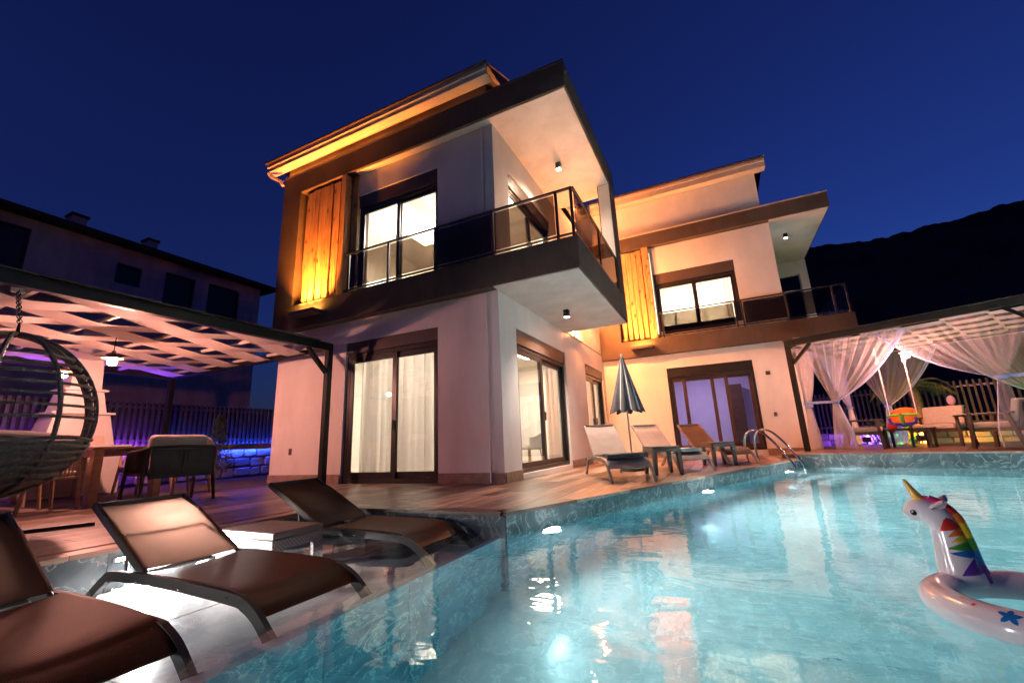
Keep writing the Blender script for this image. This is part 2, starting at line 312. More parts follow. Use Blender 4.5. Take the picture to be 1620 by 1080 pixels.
# ------------------------------------------------------------------ mesh helpers
class B:
    def __init__(s): s.bm = bmesh.new()
    def box(s, x0, x1, y0, y1, z0, z1, mat=None):
        vs = [s.bm.verts.new(p) for p in ((x0, y0, z0), (x1, y0, z0), (x1, y1, z0), (x0, y1, z0), (x0, y0, z1), (x1, y0, z1), (x1, y1, z1), (x0, y1, z1))]
        if mat is not None:
            for q in vs: q.co = mat @ q.co
        for f in ((0, 3, 2, 1), (4, 5, 6, 7), (0, 1, 5, 4), (1, 2, 6, 5), (2, 3, 7, 6), (3, 0, 4, 7)):
            s.bm.faces.new([vs[i] for i in f])
        return s
    def bar(s, a, b, w, h, up=(0, 0, 1)):
        a, b = Vector(a), Vector(b); d = b - a; L = d.length; d.normalize(); u = Vector(up)
        x = d.cross(u)
        if x.length < 1e-4: x = d.cross(Vector((1, 0, 0)))
        x.normalize(); u = x.cross(d)
        mt = Matrix(((x.x, d.x, u.x, a.x), (x.y, d.y, u.y, a.y), (x.z, d.z, u.z, a.z), (0, 0, 0, 1)))
        return s.box(-w / 2, w / 2, 0, L, -h / 2, h / 2, mt)
    def tube(s, pts, r, n=8, closed=False):
        P = [Vector(p) for p in pts]; k = len(P)
        rr = r if isinstance(r, (list, tuple)) else [r] * k
        rings = []; prev = None
        for i in range(k):
            if closed: d = P[(i + 1) % k] - P[i - 1]
            else: d = P[min(i + 1, k - 1)] - P[max(i - 1, 0)]
            d.normalize()
            if prev is None:
                x = d.cross(Vector((0, 0, 1)))
                if x.length < 0.1: x = d.cross(Vector((0, 1, 0)))
            else: x = prev - d * prev.dot(d)
            x.normalize(); prev = x; yv = d.cross(x)
            rings.append([s.bm.verts.new(P[i] + (x * math.cos(a) + yv * math.sin(a)) * rr[i]) for a in [2 * math.pi * j / n for j in range(n)]])
        for i in range(k if closed else k - 1):
            a, c = rings[i], rings[(i + 1) % k]
            for j in range(n): s.bm.faces.new((a[j], a[(j + 1) % n], c[(j + 1) % n], c[j]))
        if not closed:
            s.bm.faces.new(rings[0][::-1]); s.bm.faces.new(rings[-1])
        return s
    def lathe(s, prof, c=(0, 0, 0), n=20):
        c = Vector(c); rings = []
        for r, z in prof:
            rings.append([s.bm.verts.new(c + Vector((r * math.cos(2 * math.pi * j / n), r * math.sin(2 * math.pi * j / n), z))) for j in range(n)] if r > 1e-5 else [s.bm.verts.new(c + Vector((0, 0, z)))])
        for a, b in zip(rings, rings[1:]):
            for j in range(n):
                k = (j + 1) % n
                q = [a[j % len(a)], a[k % len(a)], b[k % len(b)], b[j % len(b)]]
                u = []
                for v in q:
                    if v not in u: u.append(v)
                if len(u) > 2: s.bm.faces.new(u)
        if len(rings[0]) > 1: s.bm.faces.new(rings[0][::-1])
        if len(rings[-1]) > 1: s.bm.faces.new(rings[-1])
        return s
    def grid(s, fn, nu, nv, closed_u=False):
        vs = [[s.bm.verts.new(fn(i / nu, j / nv)) for j in range(nv + 1)] for i in range(nu + (0 if closed_u else 1))]
        for i in range(nu):
            k = (i + 1) % len(vs)
            for j in range(nv): s.bm.faces.new((vs[i][j], vs[k][j], vs[k][j + 1], vs[i][j + 1]))
        return s
    def slab(s, fn, nu, nv, th):
        """a sheet fn(u, v) with thickness th along its normal"""
        top = [[Vector(fn(i / nu, j / nv)) for j in range(nv + 1)] for i in range(nu + 1)]
        def nrm(i, j):
            a = top[min(i + 1, nu)][j] - top[max(i - 1, 0)][j]; b = top[i][min(j + 1, nv)] - top[i][max(j - 1, 0)]
            q = a.cross(b)
            return q.normalized() if q.length > 1e-9 else Vector((0, 0, 1))
        T = [[s.bm.verts.new(top[i][j] + nrm(i, j) * th / 2) for j in range(nv + 1)] for i in range(nu + 1)]
        U = [[s.bm.verts.new(top[i][j] - nrm(i, j) * th / 2) for j in range(nv + 1)] for i in range(nu + 1)]
        for i in range(nu):
            for j in range(nv):
                s.bm.faces.new((T[i][j], T[i + 1][j], T[i + 1][j + 1], T[i][j + 1])); s.bm.faces.new((U[i][j], U[i][j + 1], U[i + 1][j + 1], U[i + 1][j]))
        for i in range(nu):
            s.bm.faces.new((T[i][0], U[i][0], U[i + 1][0], T[i + 1][0])); s.bm.faces.new((T[i][nv], T[i + 1][nv], U[i + 1][nv], U[i][nv]))
        for j in range(nv):
            s.bm.faces.new((T[0][j], T[0][j + 1], U[0][j + 1], U[0][j])); s.bm.faces.new((T[nu][j], U[nu][j], U[nu][j + 1], T[nu][j + 1]))
        return s
    def prism(s, poly, z0, z1, mat=None):
        lo = [s.bm.verts.new((x, y, z0)) for x, y in poly]; hi = [s.bm.verts.new((x, y, z1)) for x, y in poly]
        if mat is not None:
            for q in lo + hi: q.co = mat @ q.co
        n = len(poly)
        s.bm.faces.new(lo[::-1]); s.bm.faces.new(hi)
        for i in range(n): s.bm.faces.new((lo[i], lo[(i + 1) % n], hi[(i + 1) % n], hi[i]))
        return s
    def poly(s, pts):
        s.bm.faces.new([s.bm.verts.new(p) for p in pts]); return s
    def wall(s, axis, p0, p1, u0, u1, z0, z1, holes):
        """a wall between planes p0 and p1 of the axis 'x' or 'y', with rectangular holes (u0, u1, z0, z1)"""
        us = sorted({u0, u1, *[h[0] for h in holes], *[h[1] for h in holes]}); us = [u for u in us if u0 <= u <= u1]
        zs = sorted({z0, z1, *[h[2] for h in holes], *[h[3] for h in holes]}); zs = [z for z in zs if z0 <= z <= z1]
        def solid(i, j):
            if i < 0 or j < 0 or i >= len(us) - 1 or j >= len(zs) - 1: return False
            a, c = (us[i] + us[i + 1]) / 2, (zs[j] + zs[j + 1]) / 2
            return not any(h[0] < a < h[1] and h[2] < c < h[3] for h in holes)
        def P(p, u, z): return (u, p, z) if axis == 'y' else (p, u, z)
        def F(*q): s.bm.faces.new([s.bm.verts.new(x) for x in q])
        for i in range(len(us) - 1):
            for j in range(len(zs) - 1):
                if not solid(i, j): continue
                a, c, d, e = us[i], us[i + 1], zs[j], zs[j + 1]
                for p in (p0, p1): F(P(p, a, d), P(p, c, d), P(p, c, e), P(p, a, e))
                if not solid(i - 1, j): F(P(p0, a, d), P(p1, a, d), P(p1, a, e), P(p0, a, e))
                if not solid(i + 1, j): F(P(p0, c, d), P(p1, c, d), P(p1, c, e), P(p0, c, e))
                if not solid(i, j - 1): F(P(p0, a, d), P(p1, a, d), P(p1, c, d), P(p0, c, d))
                if not solid(i, j + 1): F(P(p0, a, e), P(p1, a, e), P(p1, c, e), P(p0, c, e))
        bmesh.ops.remove_doubles(s.bm, verts=s.bm.verts[:], dist=1e-5)
        return s
    def ico(s, c, r, sub=2, sc=(1, 1, 1), mat=None):
        q = bmesh.ops.create_icosphere(s.bm, subdivisions=sub, radius=r)['verts']
        for v in q:
            v.co = Vector((v.co.x * sc[0], v.co.y * sc[1], v.co.z * sc[2]))
            if mat is not None: v.co = mat @ v.co
            v.co += Vector(c)
        return s
    def mesh(s, name, smooth=False, bev=0.0, seg=1, angle=40):
        bm = s.bm
        bmesh.ops.recalc_face_normals(bm, faces=bm.faces[:])
        if bev:
            es = [e for e in bm.edges if len(e.link_faces) == 2 and e.calc_face_angle(0) > math.radians(35)]
            bmesh.ops.bevel(bm, geom=es, offset=bev, segments=seg, affect='EDGES', profile=0.5, clamp_overlap=True)
        me = bpy.data.meshes.new(name); bm.to_mesh(me); bm.free()
        if smooth:
            me.polygons.foreach_set('use_smooth', [True] * len(me.polygons))
            try: me.set_sharp_from_angle(angle=math.radians(angle))
            except Exception: pass
        return me
    def out(s, name, mat, parent=None, smooth=False, bev=0.0, seg=1, angle=40):
        return put(name, s.mesh(name, smooth, bev, seg, angle), mat, parent)
def put(name, me, mat, parent=None):
    if not me.materials: me.materials.append(M[mat] if isinstance(mat, str) else mat)
    o = bpy.data.objects.new(name, me); COL.objects.link(o)
    if parent is not None:
        o.parent = parent
        o.matrix_parent_inverse = MW[parent.name].inverted() if parent.name in MW else Matrix()
    return o
MW = {}
def thing(name, label, cat, loc=(0, 0, 0), rz=0, group=None):
    o = bpy.data.objects.new(name, None); COL.objects.link(o)
    o.location = loc; o.rotation_euler = (0, 0, rz); o.empty_display_size = 0.2
    o['label'] = label; o['category'] = cat
    if group: o['group'] = group
    return o
def at(name, label, cat, base, group=None):
    """a thing whose parts are given in world coordinates: an Empty at its base"""
    o = thing(name, label, cat, base, 0, group)
    MW[o.name] = Matrix.Translation(Vector(base))
    return o
def sub(o):
    """parts in world coordinates hang below o (itself in world coordinates)"""
    p = o.parent
    MW[o.name] = MW[p.name] @ o.matrix_parent_inverse if False else Matrix()
    return o
def tag(o, label, cat, group=None, kind=None):
    if label: o['label'] = label
    if cat: o['category'] = cat
    if group: o['group'] = group
    if kind: o['kind'] = kind
    return o
def struct(o): o['kind'] = 'structure'; return o
def children(o): return [c for c in bpy.data.objects if c.parent == o]
def copy_tree(o, parent=None):
    c = o.copy(); COL.objects.link(c)
    if parent is not None: c.parent = parent
    for ch in children(o): copy_tree(ch, c)
    return c
def lamp(name, kind, loc, power, col, parent=None, radius=0.03, aim=None, size=None, spot=None, blend=0.5):
    d = bpy.data.lights.new(name, kind); d.energy = power; d.color = col
    if kind in ('POINT', 'SPOT'): d.shadow_soft_size = radius
    if kind == 'SPOT': d.spot_size = math.radians(spot or 90); d.spot_blend = blend
    if kind == 'AREA':
        d.shape = 'RECTANGLE'; d.size, d.size_y = size
    o = bpy.data.objects.new(name, d); COL.objects.link(o); o.location = loc
    if aim is not None: o.rotation_euler = (Vector(aim) - Vector(loc)).to_track_quat('-Z', 'Y').to_euler()
    return o
def clip(poly, px, py, nx, ny):
    """the part of a polygon where (p - (px, py)) . (nx, ny) <= 0"""
    out = []; n = len(poly)
    for i in range(n):
        a, b = poly[i], poly[(i + 1) % n]
        da = (a[0] - px) * nx + (a[1] - py) * ny; db = (b[0] - px) * nx + (b[1] - py) * ny
        if da <= 0: out.append(a)
        if da * db < 0:
            f = da / (da - db); out.append((a[0] + (b[0] - a[0]) * f, a[1] + (b[1] - a[1]) * f))
    return out
def area(p): return abs(sum(p[i][0] * p[(i + 1) % len(p)][1] - p[(i + 1) % len(p)][0] * p[i][1] for i in range(len(p)))) / 2 if len(p) > 2 else 0

# ================================================================== ground, terrace, pool
ZW = -0.175                                   # water level
PA, PD, PN = Vector((-1.75, 3.42)), Vector((0.388, 0.9216)), Vector((0.9216, -0.388))
PB = PA + PD * 8.116
PC = PB + PN * 6.5
def ab(t, off=0.0): q = PA + PD * t + PN * off; return (q.x, q.y)
gr = B()
for x0, x1, y0, y1 in ((-400, -11.4, -400, 500), (9, 400, -400, 500), (-11.4, 9, 18, 500), (-11.4, 9, -400, -5)):
    gr.poly([(x0, y0, -0.03), (x1, y0, -0.03), (x1, y1, -0.03), (x0, y1, -0.03)])
gr.poly([(-11.4, 12.6, -0.03), (-2.5, 12.6, -0.03), (-2.5, 18, -0.03), (-11.4, 18, -0.03)])
gr.poly([(-2.5, 12.6, -0.03), (1.9, 12.6, -0.03), (9, 12.6, -0.03), (9, 18, -0.03), (-2.5, 18, -0.03)])
struct(gr.out('garden_ground', 'soil'))

terr = [(-11.35, -1.6), (-3.8, -1.6), (-3.8, 3.42), tuple(PA), tuple(PB), tuple(PB + PD * 2.2), (-11.35, 12.9)]
terrace = struct(B().prism(terr, -1.7, -0.012).out('terrace', 'grout'))
def add_plank(poly, z0=-0.0115, z1=0.0, name='plank', mat='plank', bev=0.0015):
    if area(poly) < 0.004: return
    cx = sum(p[0] for p in poly) / len(poly); cy_ = sum(p[1] for p in poly) / len(poly)
    o = B().prism([(x - cx, y - cy_) for x, y in poly], z0, z1).out(name, mat, terrace, bev=bev)
    o.location = (cx, cy_, 0); return o
full = B().box(-0.098, 0.098, -0.598, 0.598, -0.0115, 0).mesh('plank', bev=0.0015)
npl = 0
edge_n = (PN.x, PN.y); ex, ey = ab(0, -0.145)
for ix in range(-38, 18):
    xc = 0.1 + ix * 0.2
    yy = -1.6 + (0.45 if ix % 3 == 0 else 0.85 if ix % 3 == 1 else 0.05) - 1.2
    while yy < 12.6:
        x0, x1, y0, y1 = xc - 0.098, xc + 0.098, yy + 0.002, yy + 1.198
        yy += 1.2
        if xc < -2.9 and y0 > 5.8: continue                       # under the villa
        p = [(x0, y0), (x1, y0), (x1, y1), (x0, y1)]
        if xc < -3.9: p = clip(p, 0, -1.55, 0, -1)
        else: p = clip(p, 0, 3.565, 0, -1)
        p = clip(p, 0, 12.55, 0, 1)
        if xc < -2.92: p = clip(p, 0, 5.75, 0, 1)
        if xc > -3.99 and xc < -3.7 : p = clip(p, -3.945, 0, 1, 0) if y1 < 3.6 else p
        p = clip(p, ex, ey, *edge_n)
        if len(p) < 3 or area(p) < 0.004: continue
        if abs(area(p) - 0.196 * 1.196) < 1e-4:
            o = put('plank', full, 'plank', terrace); o.location = ((x0 + x1) / 2, (y0 + y1) / 2, 0)
        else: add_plank(p)
        npl += 1
for k in range(5):                                                # nosing along the shallow shelf
    add_plank([(-3.943, -1.6 + k * 1.0), (-3.778, -1.6 + k * 1.0), (-3.778, -0.603 + k * 1.0), (-3.943, -0.603 + k * 1.0)], -0.03, 0.001, 'coping', 'plank')
for k in range(2):
    x0, x1 = -3.778 + k * 1.0, -2.781 + k * 1.0
    p = [(x0, 3.398), (x1, 3.398), (x1, 3.56), (x0, 3.56)]
    add_plank(clip(p, *ab(0, 0.02), *edge_n), -0.03, 0.001, 'coping', 'plank')
for k in range(9):
    a, c = k * 0.92, min(k * 0.92 + 0.917, 8.1)
    add_plank([ab(a, -0.14), ab(a, 0.022), ab(c, 0.022), ab(c, -0.14)], -0.03, 0.001, 'coping', 'plank')
add_plank([(-5.60, 1.62), (-5.42, 1.62), (-5.25, 2.08), (-5.43, 2.08)], 0.002, 0.03, 'floor_grille', 'black')

# pool: bottom slab (structure) carrying every tile
M['pool_grout'] = plain('pool_grout', (0.46, 0.50, 0.50), 0.8)
pool = struct(B().box(-1.9, 8.5, -4.2, 12.2, -1.75, -1.5112).out('pool_basin', 'pool_grout'))
shelf = struct(B().box(-3.8, -1.80, -2.6, 3.42, -1.53, -0.292).out('pool_shelf', 'pool_grout', pool))
del shelf['kind']
def tile(quad_uv, origin, u, v, n, th, mat):
    """a slab tile: rectangle (u0, u1, v0, v1) in the frame (origin, u, v), thickness along n"""
    u0, u1, v0, v1 = quad_uv
    uc, vc = (u0 + u1) / 2, (v0 + v1) / 2
    mt = Matrix(((u.x, v.x, n.x, 0), (u.y, v.y, n.y, 0), (u.z, v.z, n.z, 0), (0, 0, 0, 1)))
    key = (round(u1 - u0, 3), round(v1 - v0, 3), th, mat, round(u.x, 3), round(v.x, 3), round(n.x, 3), round(n.z, 3))
    if key not in TM:
        hu, hv = (u1 - u0) / 2 - 0.0011, (v1 - v0) / 2 - 0.0011
        TM[key] = B().box(-hu, hu, -hv, hv, 0, th, mt).mesh('tile', bev=0.0015)
    o = put('tile', TM[key], mat, pool); o.location = origin + u * uc + v * vc
    return o
TM = {}
X3, Y3, Z3 = Vector((1, 0, 0)), Vector((0, 1, 0)), Vector((0, 0, 1))
D3, N3 = Vector((PD.x, PD.y, 0)), Vector((PN.x, PN.y, 0))
A3 = Vector((PA.x, PA.y, 0)); B3 = Vector((PB.x, PB.y, 0))
zr = (-0.03, -0.33, -0.63, -0.93, -1.23, -1.53)
for k in range(13):                                               # long slanting side
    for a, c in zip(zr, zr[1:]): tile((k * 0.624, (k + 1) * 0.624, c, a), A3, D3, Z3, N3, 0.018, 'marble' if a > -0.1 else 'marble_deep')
for k in range(9):                                                # far side
    for a, c in zip((0.07, -0.23, -0.53, -1.03, -1.53), (-0.23, -0.53, -1.03, -1.53)):
        tile((k * 0.72, (k + 1) * 0.72, c, a), B3, N3, Z3, -D3, 0.018, 'marble')
for k in range(4): tile((-3.78 + k * 0.51, -3.27 + k * 0.51, -0.285, -0.03), Vector((0, 3.42, 0)), X3, Z3, -Y3, 0.018, 'marble')
for k in range(9): tile((-2.0 + k * 0.6, -1.4 + k * 0.6, -0.285, -0.03), Vector((-3.8, 0, 0)), Y3, Z3, X3, 0.018, 'marble')
for a, c in zip((-0.288, -0.6, -0.9, -1.2, -1.53), (-0.6, -0.9, -1.2, -1.53)): tile((-1.83, -1.742, c, a), Vector((0, 3.42, 0)), X3, Z3, -Y3, 0.018, 'marble_deep')
for i in range(2):                                                # shelf floor and its drop
    for k in range(5): tile((-3.78 + i, -2.79 + i + (0.0 if i == 0 else 0.01), -2.5 + k * 1.18, -1.32 + k * 1.18), Vector((0, 0, -0.292)), X3, Y3, Z3, 0.022, 'marble_shelf')
for k in range(10):
    for a, c in zip((-0.27, -0.57, -0.87, -1.2, -1.53), (-0.57, -0.87, -1.2, -1.53)):
        tile((-2.58 + k * 0.6, -1.98 + k * 0.6, c, a), Vector((-1.8, 0, 0)), Y3, Z3, X3, 0.02, 'marble_deep')
for i in range(8):
    for k in range(12):
        x0, y0 = -1.78 + i * 1.2, -4.0 + k * 1.2
        if x0 > 5.5 and y0 < 0: continue
        for h in (0, 0.6): tile((x0 + h, x0 + h + 0.6, y0, y0 + 1.2), Vector((0, 0, -1.53)), X3, Y3, Z3, 0.02, 'marble_floor')
# water
pe = [(-1.785, 3.42), tuple(PA), tuple(PB), tuple(PC), (PC.x - PD.x * 12.6, PC.y - PD.y * 12.6), (-1.785, -3.24)]
wb = B(); n = len(pe)
T = [wb.bm.verts.new((x, y, ZW)) for x, y in pe]; U = [wb.bm.verts.new((x, y, -1.56)) for x, y in pe]
wb.bm.faces.new(T); wb.bm.faces.new(U[::-1])
for i in range(n - 1): wb.bm.faces.new((T[i], U[i], U[i + 1], T[i + 1]))
l0, l1 = wb.bm.verts.new((-1.785, 3.42, -0.278)), wb.bm.verts.new((-1.785, -3.24, -0.278))
wb.bm.faces.new((U[n - 1], U[0], l0, l1))
me = bpy.data.meshes.new('pool_water'); 
bmesh.ops.recalc_face_normals(wb.bm, faces=wb.bm.faces[:])
if next(f for f in wb.bm.faces if abs(f.calc_center_median().z - ZW) < 1e-4).normal.z < 0: bmesh.ops.reverse_faces(wb.bm, faces=wb.bm.faces[:])
wb.bm.to_mesh(me); wb.bm.free()
struct(put('pool_water', me, 'water'))
struct(B().poly([(-3.79, -2.6, ZW), (-1.785, -2.6, ZW), (-1.785, 3.41, ZW), (-3.79, 3.41, ZW)]).out('shelf_water', 'shallow'))
# walls of the pool behind the photographer
pw = B(); pw.bar((pe[4][0], pe[4][1], -0.8), (PC.x, PC.y, -0.8), 0.3, 1.5); pw.bar((-1.9, -3.35, -0.8), (pe[4][0] + 0.1, -3.35, -0.8), 0.3, 1.5)
struct(pw.out('far_pool_wall', 'marble'))
# pool lamps set in the wall below the water
def pool_lamp(pos, nrm, power):
    nrm = Vector(nrm).normalized(); pos = Vector(pos)
    q = nrm.to_track_quat('Z', 'Y').to_matrix().to_4x4(); q.translation = pos + nrm * 0.018
    a = B().lathe([(0.13, 0), (0.13, 0.014), (0.112, 0.018)], n=24)
    for v in a.bm.verts: v.co = q @ v.co
    o = a.out('pool_lamp', 'steel', pool, smooth=True)
    a = B().lathe([(0.11, 0.0185), (0.08, 0.026), (0.0, 0.029)], n=24)
    for v in a.bm.verts: v.co = q @ v.co
    a.out('lens', 'pool_lens', o, smooth=True)
    lamp('pool_light', 'SPOT', pos + nrm * 0.075, power, (0.95, 0.98, 1.0), radius=0.05, aim=pos + nrm * 2 + Vector((0, 0, -0.12)), spot=165, blend=0.6)
for t_ in (0.52, 3.62, 7.05):
    x, y = ab(t_); pool_lamp((x, y, -0.36), N3, {0.52: 52, 3.62: 125, 7.05: 220}[t_])
for t_ in (1.3, 3.9):
    q = PC - PD * t_ ; pool_lamp((q.x - PN.x * 0.16, q.y - PN.y * 0.16, -0.42), -N3, 360)
# LED step lamps under the nosing of the shallow shelf
for y0, y1, pw_ in ((1.62, 2.06, 32), (-1.4, 0.30, 50)):
    a = B().box(-3.781, -3.768, y0, y1, -0.095, -0.066).out('step_lamp', 'steel', pool, bev=0.002)
    B().box(-3.7685, -3.765, y0 + 0.02, y1 - 0.02, -0.090, -0.071).out('lens', 'pool_lens', a)
    lamp('step_light', 'AREA', (-3.755, (y0 + y1) / 2, -0.080), pw_, (1.0, 0.93, 0.92), size=(0.018, y1 - y0), aim=(-2.9, (y0 + y1) / 2, -0.15))
# raised garden deck that carries the gazebo
def dk(a, c): q = PB + PN * a + PD * c; return (q.x, q.y)
deck = struct(B().prism([dk(-0.35, 0.012), dk(7.2, 0.012), dk(7.2, 7.0), dk(-0.35, 7.0)], -0.2, 0.085).out('gazebo_deck', 'grout'))
for i in range(8):
    for k in range(5):
        p = [dk(-0.34 + i * 0.92, 0.16 + k * 0.92), dk(0.57 + i * 0.92, 0.16 + k * 0.92), dk(0.57 + i * 0.92, 1.07 + k * 0.92), dk(-0.34 + i * 0.92, 1.07 + k * 0.92)]
        B().prism(p, 0.083, 0.0985).out('tile', 'plank', deck, bev=0.002)
for i in range(8):
    p = [dk(-0.35 + i * 0.92, -0.022), dk(0.567 + i * 0.92, -0.022), dk(0.567 + i * 0.92, 0.157), dk(-0.35 + i * 0.92, 0.157)]
    B().prism(p, 0.07, 0.10).out('coping', 'plank', deck, bev=0.003)

# ================================================================== hillside
hb = B()
def ridge(az):
    e = 0.352 + 0.010 * math.sin(az * 9 + 0.6) - 0.05 * max(0, az - 0.40)
    if az < 0.16: e *= max(0.05, 1 - (0.16 - az) * 1.15)
    if az > 0.62: e *= max(0.3, 1 - (az - 0.62) * 0.5)
    return e
def hill(u, v):
    az = -1.7 + u * 3.3
    R = 55 + v * 110
    el = ridge(az) * (v ** 0.8)
    x, y = R * math.sin(az), R * math.cos(az)
    nz = noise.fractal(Vector((x * 0.05, y * 0.05, 3.1)), 0.9, 2.1, 6)
    return (x, y, -0.6 + R * el + nz * 1.3 * (0.2 + v) + 0.6 * noise.fractal(Vector((x * 0.35, y * 0.35, 1.7)), 0.8, 2.2, 4) * v)
hb.grid(hill, 900, 40)
hb.grid(lambda u, v: (hill(u, 1)[0] * (1 + 0.3 * v), hill(u, 1)[1] * (1 + 0.3 * v), hill(u, 1)[2] * (1 - v)), 900, 2)
struct(hb.out('hillside', 'hill', smooth=True))

# ================================================================== villas
def frame_rect(b, axis, p, u0, u1, z0, z1, w, d):
    """four bars round a rectangle lying in the plane axis = p (depth d centred on p)"""
    def bx(a, c, e, f):
        if axis == 'y': b.box(a, c, p - d / 2, p + d / 2, e, f)
        else: b.box(p - d / 2, p + d / 2, a, c, e, f)
    bx(u0, u0 + w, z0, z1); bx(u1 - w, u1, z0, z1); bx(u0 + w, u1 - w, z0, z0 + w); bx(u0 + w, u1 - w, z1 - w, z1)
def pane(axis, p, u0, u1, z0, z1, parent, mat='pane', name='pane'):
    b = B()
    if axis == 'y': b.box(u0, u1, p - 0.004, p + 0.004, z0, z1)
    else: b.box(p - 0.004, p + 0.004, u0, u1, z0, z1)
    return b.out(name, mat, parent)
def glazed(name, v, axis, face, inward, u0, u1, z0, z1, sashes, frame='frame', box_mat='shutter', shutter=0.24, w=0.075):
    """a sliding door or window set in an opening: outer frame, shutter box, sashes with panes, handles"""
    sg = inward
    p = face + sg * 0.10
    b = B(); frame_rect(b, axis, p, u0 + 0.002, u1 - 0.002, z0, z1 - shutter, w * 0.8, 0.10)
    root = b.out(name, frame, v, bev=0.004)
    b = B()
    q0, q1 = sorted((face + sg * 0.02, face + sg * 0.16))
    if axis == 'y': b.box(u0 + 0.002, u1 - 0.002, q0, q1, z1 - shutter + 0.002, z1 - 0.002)
    else: b.box(q0, q1, u0 + 0.002, u1 - 0.002, z1 - shutter + 0.002, z1 - 0.002)
    b.out('shutter_box', box_mat, root, bev=0.004)
    for k, (a, c) in enumerate(sashes):
        pp = p + sg * (0.022 if k % 2 else -0.022)
        b = B(); frame_rect(b, axis, pp, a, c, z0 + w * 0.8, z1 - shutter - w * 0.8, w, 0.036)
        s = b.out('sash', frame, root, bev=0.003)
        pane(axis, pp, a + w - 0.005, c - w + 0.005, z0 + w * 1.8 - 0.005, z1 - shutter - w * 1.8 + 0.005, root)
    h = B(); hu = sashes[0][1] - w * 0.5; hz = z0 + 0.95
    q = face + sg * 0.045
    if axis == 'y': h.box(hu - 0.012, hu + 0.012, min(q, q - sg * 0.03), max(q, q - sg * 0.03), hz - 0.08, hz + 0.08)
    else: h.box(min(q, q - sg * 0.03), max(q, q - sg * 0.03), hu - 0.012, hu + 0.012, hz - 0.08, hz + 0.08)
    h.out('handle', 'black', root, bev=0.004)
    return root
def drape(b, axis, p, u0, u1, z0, z1, waves, amp, seed=0):
    r = random.Random(seed); ph = [r.uniform(0, 6.28) for _ in range(4)]
    def fn(u, v):
        s = u0 + (u1 - u0) * u
        fall = 0.7 + 0.3 * (1 - v)
        d = amp * fall * (math.sin(u * waves * 6.283 + ph[0]) + 0.4 * math.sin(u * waves * 2.37 * 6.283 + ph[1] + v * 0.6))
        z = z0 + (z1 - z0) * v
        return (s, p + d, z) if axis == 'y' else (p + d, s, z)
    return b.grid(fn, int(waves * 10), 6)
def spot_can(v, x, y, z, power, col=(1.0, 0.72, 0.5), ang=120):
    c = B().box(x - 0.05, x + 0.05, y - 0.05, y + 0.05, z - 0.135, z - 0.001).out('ceiling_lamp', 'black', v, bev=0.004)
    B().box(x - 0.04, x + 0.04, y - 0.04, y + 0.04, z - 0.139, z - 0.1352).out('lens', 'bulb_white', c)
    lamp('ceiling_spot', 'SPOT', (x, y, z - 0.15), power, col, radius=0.04, aim=(x, y, 0), spot=ang, blend=0.7)
def wood_panel(v, x0, x1, y, z0, z1, seed):
    """vertical pine boards of uneven depth in front of the recess, lit by an amber lamp at their foot"""
    r = random.Random(seed)
    b = B(); b.box(x0 - 0.09, x1 + 0.09, y + 0.17, y + 0.19, z0 - 0.02, z1 + 0.02)
    back = b.out('panel_back', 'brown', v)
    pn = B().box(x0 - 0.06, x1 + 0.06, y + 0.14, y + 0.168, z0 + 0.04, z0 + 0.10).box(x0 - 0.06, x1 + 0.06, y + 0.14, y + 0.168, z1 - 0.14, z1 - 0.08).out('wood_panel', 'pine', v)
    k = 5; w = (x1 - x0) / k
    for i in range(k):
        dp = (0.055, 0.07, 0.058, 0.075, 0.06)[i]
        a = x0 + i * w + 0.003; c = x0 + (i + 1) * w - 0.003
        dz = r.uniform(-0.02, 0.02)
        zb, zt, tp = z0 + 0.02 + dz, z1 - 0.04 + dz, (c - a) * r.uniform(0.16, 0.24)
        mt = Matrix(((1, 0, 0, 0), (0, 0, -1, y + 0.138 - dp), (0, 1, 0, 0), (0, 0, 0, 1)))
        B().prism([(a + tp, zb), (c - tp * 0.6, zb), (c, zb + 0.8), (c, zt), (a, zt), (a, zb + 0.8)], 0.0, 0.022, mt).out('board', 'pine', pn, bev=0.004)
    return pn
def foot_lamp(v, x0, x1, y, z, power):
    """a long amber up-light under a wood panel"""
    c = B().box(x0, x1, y - 0.23, y - 0.002, z - 0.075, z).out('wall_lamp', 'shutter', v, bev=0.006)
    B().box(x0 + 0.03, x1 - 0.03, y - 0.18, y - 0.06, z + 0.001, z + 0.008).out('lens', 'amber', c)
    n_ = 3
    for i in range(n_):
        xx = x0 + (x1 - x0) * (i + 0.5) / n_
        lamp('amber_light', 'SPOT', (xx, y - 0.17, z + 0.05), power / n_, (1.0, 0.27, 0.04), radius=0.02, aim=(xx, y + 0.05, z + 2), spot=96, blend=0.9)
def rail(v, pts, z0, z1, posts, mat='black', seg_names=True):
    """balcony railing along a plan line: handrail, bottom rail, posts, smoked panes"""
    b = B()
    for a, c in zip(pts, pts[1:]): b.bar((*a, z1), (*c, z1), 0.045, 0.035)
    r = b.out('railing', mat, v, bev=0.004)
    b = B()
    for a, c in zip(pts, pts[1:]): b.bar((*a, z0 + 0.045), (*c, z0 + 0.045), 0.03, 0.025)
    b.out('bottom_rail', mat, r)
    for (x, y) in posts: B().box(x - 0.02, x + 0.02, y - 0.02, y + 0.02, z0, z1).out('post', mat, r, bev=0.003)
    for a, c in zip(posts, posts[1:]):
        d = Vector((c[0] - a[0], c[1] - a[1])); L = d.length; d /= L
        if L < 0.25: continue
        p, q = Vector(a) + d * 0.035, Vector(c) - d * 0.035
        B().bar((p.x, p.y, (z0 + z1) / 2 + 0.02), (q.x, q.y, (z0 + z1) / 2 + 0.02), 0.010, z1 - z0 - 0.13).out('glass_panel', 'smoke', r)
    return r
